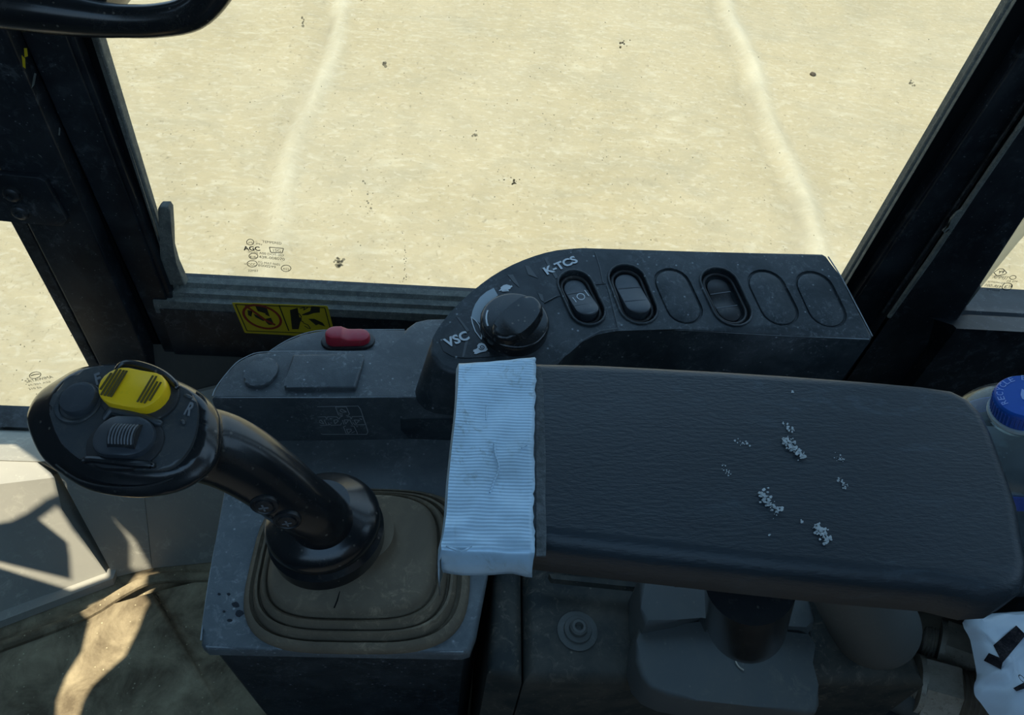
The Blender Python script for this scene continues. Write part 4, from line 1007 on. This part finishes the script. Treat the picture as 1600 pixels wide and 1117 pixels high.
# ================================================================== ARMREST
AZ = .70
ar = thing('armrest', 'long black vinyl armrest pad with scuffs and silver tape wrapped end', 'armrest', (.2, .2, .65))
far = [(722, 563), (840, 559), (930, 561), (1010, 565), (1120, 571), (1230, 578), (1350, 587), (1440, 595)]
endp = [(1488, 602), (1520, 618), (1543, 643), (1558, 672), (1577, 722), (1600, 788), (1650, 900)]
farp = [atz(p, AZ) for p in far + endp]
AT = .030
nearp = []
for p in [(1600, 966), (1440, 957), (1290, 944), (1150, 929), (1000, 912), (860, 895), (776, 884), (692, 868)]:
    q = atz(p, AZ - AT + .003); q.z = AZ; nearp.append(q)
farp = farp[:-1]; nearp = [V((x, y, AZ)) for x, y in ((.2885, .176), (.2845, .164), (.277, .1545), (.266, .1495), (.252, .1485))] + nearp[1:]
outl_a = round_poly(farp + nearp, [.022 if k in (0, len(farp + nearp) - 1) else 0 for k in range(len(farp + nearp))], 5)
def offset_poly(P, d):
    out = []; k = len(P)
    for i in range(k):
        a = (P[i] - P[i - 1]).normalized(); b = (P[(i + 1) % k] - P[i]).normalized()
        na = V((a.y, -a.x, 0)); nb = V((b.y, -b.x, 0)); m_ = (na + nb).normalized(); out.append(P[i] - m_ * d / max(.5, m_.dot(na)))
    return out
def resample(P, step):
    out = []; k = len(P)
    for i in range(k):
        a, b = P[i], P[(i + 1) % k]; n_ = max(1, int((b - a).length / step))
        for j in range(n_): out.append(a.lerp(b, j / n_))
    return out
OA = resample(outl_a, .02)
area = sum(OA[i].x * OA[(i + 1) % len(OA)].y - OA[(i + 1) % len(OA)].x * OA[i].y for i in range(len(OA)))
if area < 0: OA = OA[::-1]
pb2 = bmesh.new(); rings = []; RB = .009
lv = [(.004, -AT), (.0, -AT + .004), (0, -RB)] + [(RB * (1 - math.cos(a)), -RB * (1 - math.sin(a))) for a in [math.radians(d) for d in (18, 36, 54, 72, 90)]] + [(RB + .0006, 0)]
cen = sum(OA, V((0, 0, 0))) / len(OA)
for off, dz in lv: rings.append([pb2.verts.new(p + V((0, 0, dz))) for p in offset_poly(OA, off)])
for a, b in zip(rings, rings[1:]):
    for i in range(len(a)): pb2.faces.new((a[i], a[(i + 1) % len(a)], b[(i + 1) % len(a)], b[i]))
pb2.faces.new(rings[0][::-1]); pb2.faces.new(rings[-1])
pad = from_bm('pad', pb2, M_ARM, ar, 60)
# stitched seam under the edge
# tape wrap
tl = [(717, 562), (716, 600), (712, 650), (706, 700), (701, 750), (698, 800), (694, 830), (689, 850), (690, 861)]
trr = [(835, 868), (836, 840), (833, 800), (836, 760), (834, 700), (836, 650), (837, 600), (838, 570), (836, 555)]
ty = bmesh.new()
nU, nV = 14, 44
def lerp2(L, t):
    t *= len(L) - 1; k = min(int(t), len(L) - 2); a, b = L[k], L[k + 1]; return (a[0] + (b[0] - a[0]) * (t - k), a[1] + (b[1] - a[1]) * (t - k))
grid = []
trr2 = trr[::-1]
for j in range(nV + 1):
    v = j / nV; row = []
    for i in range(nU + 1):
        u = i / nU
        a, b = lerp2(tl, v), lerp2(trr2, v)
        p = atz((a[0] + (b[0] - a[0]) * u, a[1] + (b[1] - a[1]) * u), AZ + .0012)
        p.z += .0010 * noise.noise(V((u * 4, v * 9, 1))) - (.0045 * max(0, (v - .965) / .035) ** 2) - .003 * max(0, (.03 - v) / .03) ** 2
        if u > .93: p.x += .0012 * noise.noise(V((v * 60, 5, 5)))
        row.append(ty.verts.new(p))
    grid.append(row)
# flaps down the near and far side, and over the end
def flap(edge, dirs):
    prev = edge; 
    for d in dirs:
        cur_ = [ty.verts.new(v.co + V(d) + V((0, .0008 * noise.noise(v.co * 90), 0))) for v in prev]
        for k in range(len(edge) - 1): ty.faces.new((prev[k], prev[k + 1], cur_[k + 1], cur_[k]))
        prev = cur_
for j in range(nV):
    for i in range(nU): ty.faces.new((grid[j][i], grid[j][i + 1], grid[j + 1][i + 1], grid[j + 1][i]))
flap(grid[-1], [(0, -.0012, -.004), (.0004, -.0003, -.005), (.0006, .001, -.005), (.0006, .003, -.004)])
flap(grid[0], [(0, .0015, -.006), (0, 0, -.02), (0, 0, -.012)])
flap([grid[j][0] for j in range(nV + 1)], [(-.0012, 0, -.005), (0, 0, -.014), (.001, 0, -.020)])
tp = from_bm('tape_wrap', ty, M_TAPE, ar, 60); tp['label'] = 'silver ribbed tape wrap'
def so(o):
    s = o.modifiers.new('s', 'SOLIDIFY'); s.thickness = .0008; s.offset = -1
apply_mod(tp, so)
Z8 = lambda pts: [atz(p, AZ + .0024) for p in zm(670, 540, 230 / 676, pts)]
for q, r in (([(300, 450), (305, 500), (322, 560), (300, 620), (280, 675)], .0005), ([(265, 280), (262, 340)], .0004), ([(425, 470), (450, 458)], .0004), ([(80, 920), (150, 945), (195, 920)], .0006)):
    from_bm('tape_crease', tube_bm(smooth_poly(Z8(q), 3, False), r, 6), M_TAPE, ar)
# adhesive residue strip beside the tape
rp_ = [atz(p, AZ + .0004) for p in [(838, 572), (845, 574), (849, 600), (851, 660), (853, 720), (852, 780), (854, 830), (853, 868), (838, 868), (838, 760)]]
prism('tape_residue', rp_, (0, 0, -.001), M_TAPED, ar)
# white scuffs
def scuff(c, dirv, L, Wd, n, r, seed):
    random.seed(seed); polys = []
    for _ in range(int(n * 1.9)):
        t = random.uniform(-.5, .5); s = random.gauss(0, .28)
        px = c[0] + dirv[0] * L * t - dirv[1] * Wd * s; py = c[1] + dirv[1] * L * t + dirv[0] * Wd * s
        k = random.randint(4, 7); a0 = random.random() * 6; rr = r * .75 * random.uniform(.3, 1.5)
        polys.append([atz((px + rr * random.uniform(.6, 1.3) * math.cos(a0 + 2 * PI * i / k), py + rr * random.uniform(.5, 1.1) * math.sin(a0 + 2 * PI * i / k)), AZ) for i in range(k)])
    bm = bmesh.new()
    for i, P in enumerate(polys): flat_bm([P], (0, 0, .0003 + .00002 * i), bm, .0001)
    s = from_bm('paint_scuff', bm, M_PAINT, ar); return s
scuff((1239, 702), (.72, .69), 46, 14, 44, 2.8, 1); scuff((1201, 786), (.72, .69), 46, 16, 50, 2.8, 2); scuff((1283, 835), (.55, .83), 34, 14, 40, 2.8, 3)
scuff((1231, 668), (.75, .66), 22, 8, 14, 2.2, 4); scuff((1160, 693), (.9, .4), 26, 7, 12, 1.6, 5); scuff((1134, 735), (.6, .8), 22, 7, 10, 1.4, 6)
scuff((1310, 716), (.9, .4), 18, 7, 12, 1.5, 7); scuff((1315, 756), (.7, .7), 20, 10, 16, 1.6, 8); scuff((1252, 815), (.7, .7), 5, 4, 6, 2.2, 9); scuff((1202, 836), (1, 0), 3, 2, 3, 1.6, 10); scuff((1238, 613), (1, 0), 6, 3, 4, 1.6, 11)
random.seed(21)
# support post with rounded lower end
pt0 = atz((1172, 905), .655); pt1 = atz((1165, 972), .560)
d_ = (pt1 - pt0); f = frame(pt1, (1, 0, 0), d_)
R_ = .0245
pp = [(0, -d_.length), (R_ * .95, -d_.length), (R_ * 1.0, -.01), (R_, 0)] + [(R_ * math.cos(a), R_ * math.sin(a)) for a in [math.radians(k) for k in (12, 25, 38, 50, 62, 74, 84)]] + [(0, R_)]
from_bm('support_post', lathe_bm(pp, f, 40), M_GLOSS, ar)
box('mounting_arm', (.14, .20, .60), (.285, .245, .669), M_PILLAR, ar, .004)

# ================================================================== BRACKET PLATE AND GRAB HANDLE
bp = thing('bracket_plate', 'black steel bracket plate with two screws on the front pillar', 'bracket', aty((50, 310), .665))
bpp = [aty(p, .667) for p in [(-60, 262), (0, 273), (59, 277), (70, 284), (104, 345), (97, 354), (50, 350), (0, 345), (-60, 335)]]
prism('plate', bpp, (0, .0078, 0), M_PILLAR, bp, .001, 2)
for p in ((20, 302), (33, 330)):
    q = aty(p, .667); f = frame(q, (1, 0, 0), (0, -1, 0))
    s_ = from_bm('screw', lathe_bm([(.0098, -.002), (.0098, .001), (.0085, .0012), (.0080, .0045), (.0060, .0062), (.0038, .0066), (.0030, .0045), (0, .0045)], f, 24), M_SCREW, bp)
# pillar paint chips
ch = bmesh.new()
for q in ([(105, 210), (118, 210), (122, 245), (108, 250)], [(95, 240), (110, 255), (112, 300), (100, 290)]): flat_bm([[aty(p, .6745) for p in zm(0, 0, .358, q)]], (0, -.0003, 0), ch)
from_bm('mud_splash', ch, M_SIGN, front)
ch = bmesh.new()
for q in ([(150, 318), (160, 320), (150, 370), (138, 385), (145, 340)], [(258, 555), (264, 560), (262, 590), (255, 590)], [(165, 672), (185, 690), (180, 680)]): flat_bm([[aty(p, .6745) for p in zm(0, 0, .358, q)]], (0, -.0003, 0), ch)
from_bm('paint_chip', ch, M_SEALG, front)
gh = thing('grab_handle', 'black moulded grab handle across the top of the front pillar', 'handle', aty((180, 20), .60))
HY = .60
hp = [((-30, 8), .016), ((60, 18), .0165), ((120, 26), .0150), ((190, 33), .0125), ((250, 32), .0125), ((300, 20), .0130), ((335, -14), .0130), ((356, -60), .0130), ((372, -140), .013)]
P = smooth_poly([aty(p, HY) for p, r in hp], 4, False); R = []
for i in range(len(P)): t = i / 4; k = min(int(t), len(hp) - 2); R.append(hp[k][1] + (hp[k + 1][1] - hp[k][1]) * (t - k))
from_bm('grip_bar', tube_bm(P, R, 20, None, .9, (0, 1, 0)), M_GLOSS, gh)
mp_ = [aty(p, .615) for p in [(52, -40), (60, 44), (66, 47), (158, 49), (168, 44), (172, 20), (150, -40)]]
prism('mount', mp_, (0, .06, 0), M_GLOSS, gh, .004, 3)

# ================================================================== WATER BOTTLE
capc = V((.3505, .2835, .690)); bd = V((.42, .02, -1)).normalized()
wb = thing('water_bottle', 'clear plastic water bottle with blue screw cap behind the armrest', 'bottle', capc + bd * .2)
bfz = frame(capc, (1, 0, 0), -bd)
Rk = .0165; Rb = .040
from_bm('bottle_body', lathe_bm([(.013, -.014), (.0145, -.016), (.0175, -.018), (.0175, -.020), (.0150, -.0215), (.022, -.023), (.030, -.027), (.0355, -.033), (.039, -.041), (Rb, -.050), (Rb * .98, -.052), (Rb * .98, -.072), (Rb, -.074), (Rb * .96, -.10), (Rb, -.122), (Rb, -.185), (Rb * .9, -.195), (0, -.195)], bfz, 48), M_CLEAR, wb)
cap = from_bm('screw_cap', lathe_bm([(0, .0), (Rk * .93, .0), (Rk * .985, -.0012), (Rk, -.003), (Rk, -.014), (Rk * .96, -.014)], bfz, 48), M_CAP, wb); cap['label'] = 'blue screw cap'
kn = bmesh.new()
for i in range(48):
    a = 2 * PI * i / 48; tube_bm([bfz @ V((Rk * math.cos(a), Rk * math.sin(a), -.0035)), bfz @ V((Rk * math.cos(a), Rk * math.sin(a), -.0135))], .0005, 5, kn)
from_bm('cap_ribs', kn, M_CAP, cap)
from_bm('label_band', lathe_bm([(Rb * .985, -.054), (Rb * .995, -.054), (Rb * .995, -.071), (Rb * .985, -.071)], bfz, 48), M_LABEL, wb)
from_bm('neck_ring', lathe_bm([(Rk * .9, -.0145), (Rk * 1.08, -.0145), (Rk * 1.10, -.0165), (Rk * .9, -.0175)], bfz, 40), M_BULBC, wb)
# circular lettering on the cap
M_CAPW = mat('pale cap print', (.30, .42, .75), .4, .4)
def arctext(s, r, a0, da, h):
    for i, ch_ in enumerate(s):
        if ch_ == ' ': continue
        a = math.radians(a0 - da * i); c = bfz @ V((r * math.cos(a), r * math.sin(a), 0)); t = bfz.to_3x3() @ V((math.sin(a), -math.cos(a), 0))
        text_obj('cap_lettering', ch_, c - t * h * .36, c + t * h * .36, -bd, M_CAPW, cap, height=h, lift=.0004)
arctext('RECYCLE BA', Rk * .70, 190, 15, .0036)
pp0 = bfz @ V((-.0045, -.0105, 0)); pp1 = bfz @ V((-.0005, -.011, 0)); text_obj('cap_lettering', 'W', pp0, pp1, -bd, M_CAPW, cap, height=.0034, lift=.0004)
drop = [bfz @ V((x, y, 0)) for x, y in ((0, .005), (.0025, .001), (.003, -.002), (.0015, -.004), (-.0015, -.004), (-.003, -.002), (-.0025, .001))]
from_bm('print', flat_bm([drop], -bd * .0004), M_CAPW, cap)
lt = bmesh.new()

# ================================================================== PLASTIC BAG
bgp = [(1509, 966), (1516, 1000), (1522, 1030), (1526, 1056), (1522, 1070), (1523, 1086), (1532, 1098), (1548, 1120), (1570, 1150), (1640, 1160), (1660, 1000), (1640, 960), (1600, 955)]
bg_o = [atz(p, .47) for p in bgp]
bb = bmesh.new(); c0 = sum(bg_o, V((0, 0, 0))) / len(bg_o); n_r = 12; rg = []
dense = smooth_poly(bg_o, 4)
for k in range(n_r + 1):
    t = k / n_r; row = []
    for p in dense:
        q = c0 + (p - c0) * (1 - t); cr = noise.noise(q * 38 + V((3, 1, 0))); cr2 = abs(noise.noise(q * 75))
        q.z = .470 + .020 * math.sin(t * PI / 2) ** .7 + (.012 * cr + .008 * cr2) * min(1, t * 6); row.append(bb.verts.new(q))
    rg.append(row)
kd = len(dense)
for a, b in zip(rg[:-1], rg[1:]):
    for i in range(kd): bb.faces.new((a[i], a[(i + 1) % kd], b[(i + 1) % kd], b[i]))
c1 = V((c0.x, c0.y, 0))
lowr = [bb.verts.new(c1 + (V((p.x, p.y, 0)) - c1) * .94 + V((.040, .022, .43))) for p in dense]; lw2 = [bb.verts.new(c1 + (V((p.x, p.y, 0)) - c1) * .6 + V((.085, .05, .385))) for p in dense]
for i in range(kd):
    bb.faces.new((lowr[i], lowr[(i + 1) % kd], rg[0][(i + 1) % kd], rg[0][i])); bb.faces.new((lw2[i], lw2[(i + 1) % kd], lowr[(i + 1) % kd], lowr[i]))
bb.faces.new(lw2[::-1])
bmesh.ops.remove_doubles(bb, verts=bb.verts, dist=1e-5)
bag = thing('plastic_bag', 'crumpled white plastic bag with a black stripe at the lower right', 'bag', (c0.x, c0.y, .385))
bagm = from_bm('bag_skin', bb, M_BAG, bag, 50)
bpy.context.view_layer.update()
def drape(pts, lift=.0015, n=8):
    """project a picture quad onto the bag skin from above the surface."""
    bm = bmesh.new(); G = []
    P = [V((*p, 0)) for p in pts]
    inv = bagm.matrix_world.inverted(); o_ = inv @ CAM
    for j in range(n + 1):
        row = []
        for i in range(n + 1):
            a = P[0].lerp(P[1], i / n); b = P[3].lerp(P[2], i / n); c = a.lerp(b, j / n)
            w_ = atz((c.x, c.y), .485); hit, loc, nr, ix = bagm.ray_cast(o_, ((inv @ w_) - o_).normalized())
            q = bagm.matrix_world @ loc if hit else w_
            row.append(bm.verts.new(q + (CAM - q).normalized() * lift))
        G.append(row)
    for j in range(n):
        for i in range(n): bm.faces.new((G[j][i], G[j][i + 1], G[j + 1][i + 1], G[j + 1][i]))
    return bm
M_BAGK = mat('black bag print', (.003, .003, .006), .7, .08, dust=(.12, .10, .10), dust_amt=.4, dscale=120)
from_bm('black_stripe', drape([(1552, 1008), (1588, 977), (1603, 992), (1566, 1036)]), M_BAGK, bag)
from_bm('black_stripe', drape([(1545, 1020), (1568, 1030), (1564, 1046), (1537, 1032)]), M_BAGK, bag)
text_obj('bag_lettering', 'O', atz((1598, 1069), .50), atz((1604, 1066), .50), (0, 0, 1), M_SIGNK, bag, height=.006, lift=.001)
from_bm('black_stripe', drape([(1583, 1075), (1604, 1064), (1606, 1074), (1588, 1080)]), M_BAGK, bag)
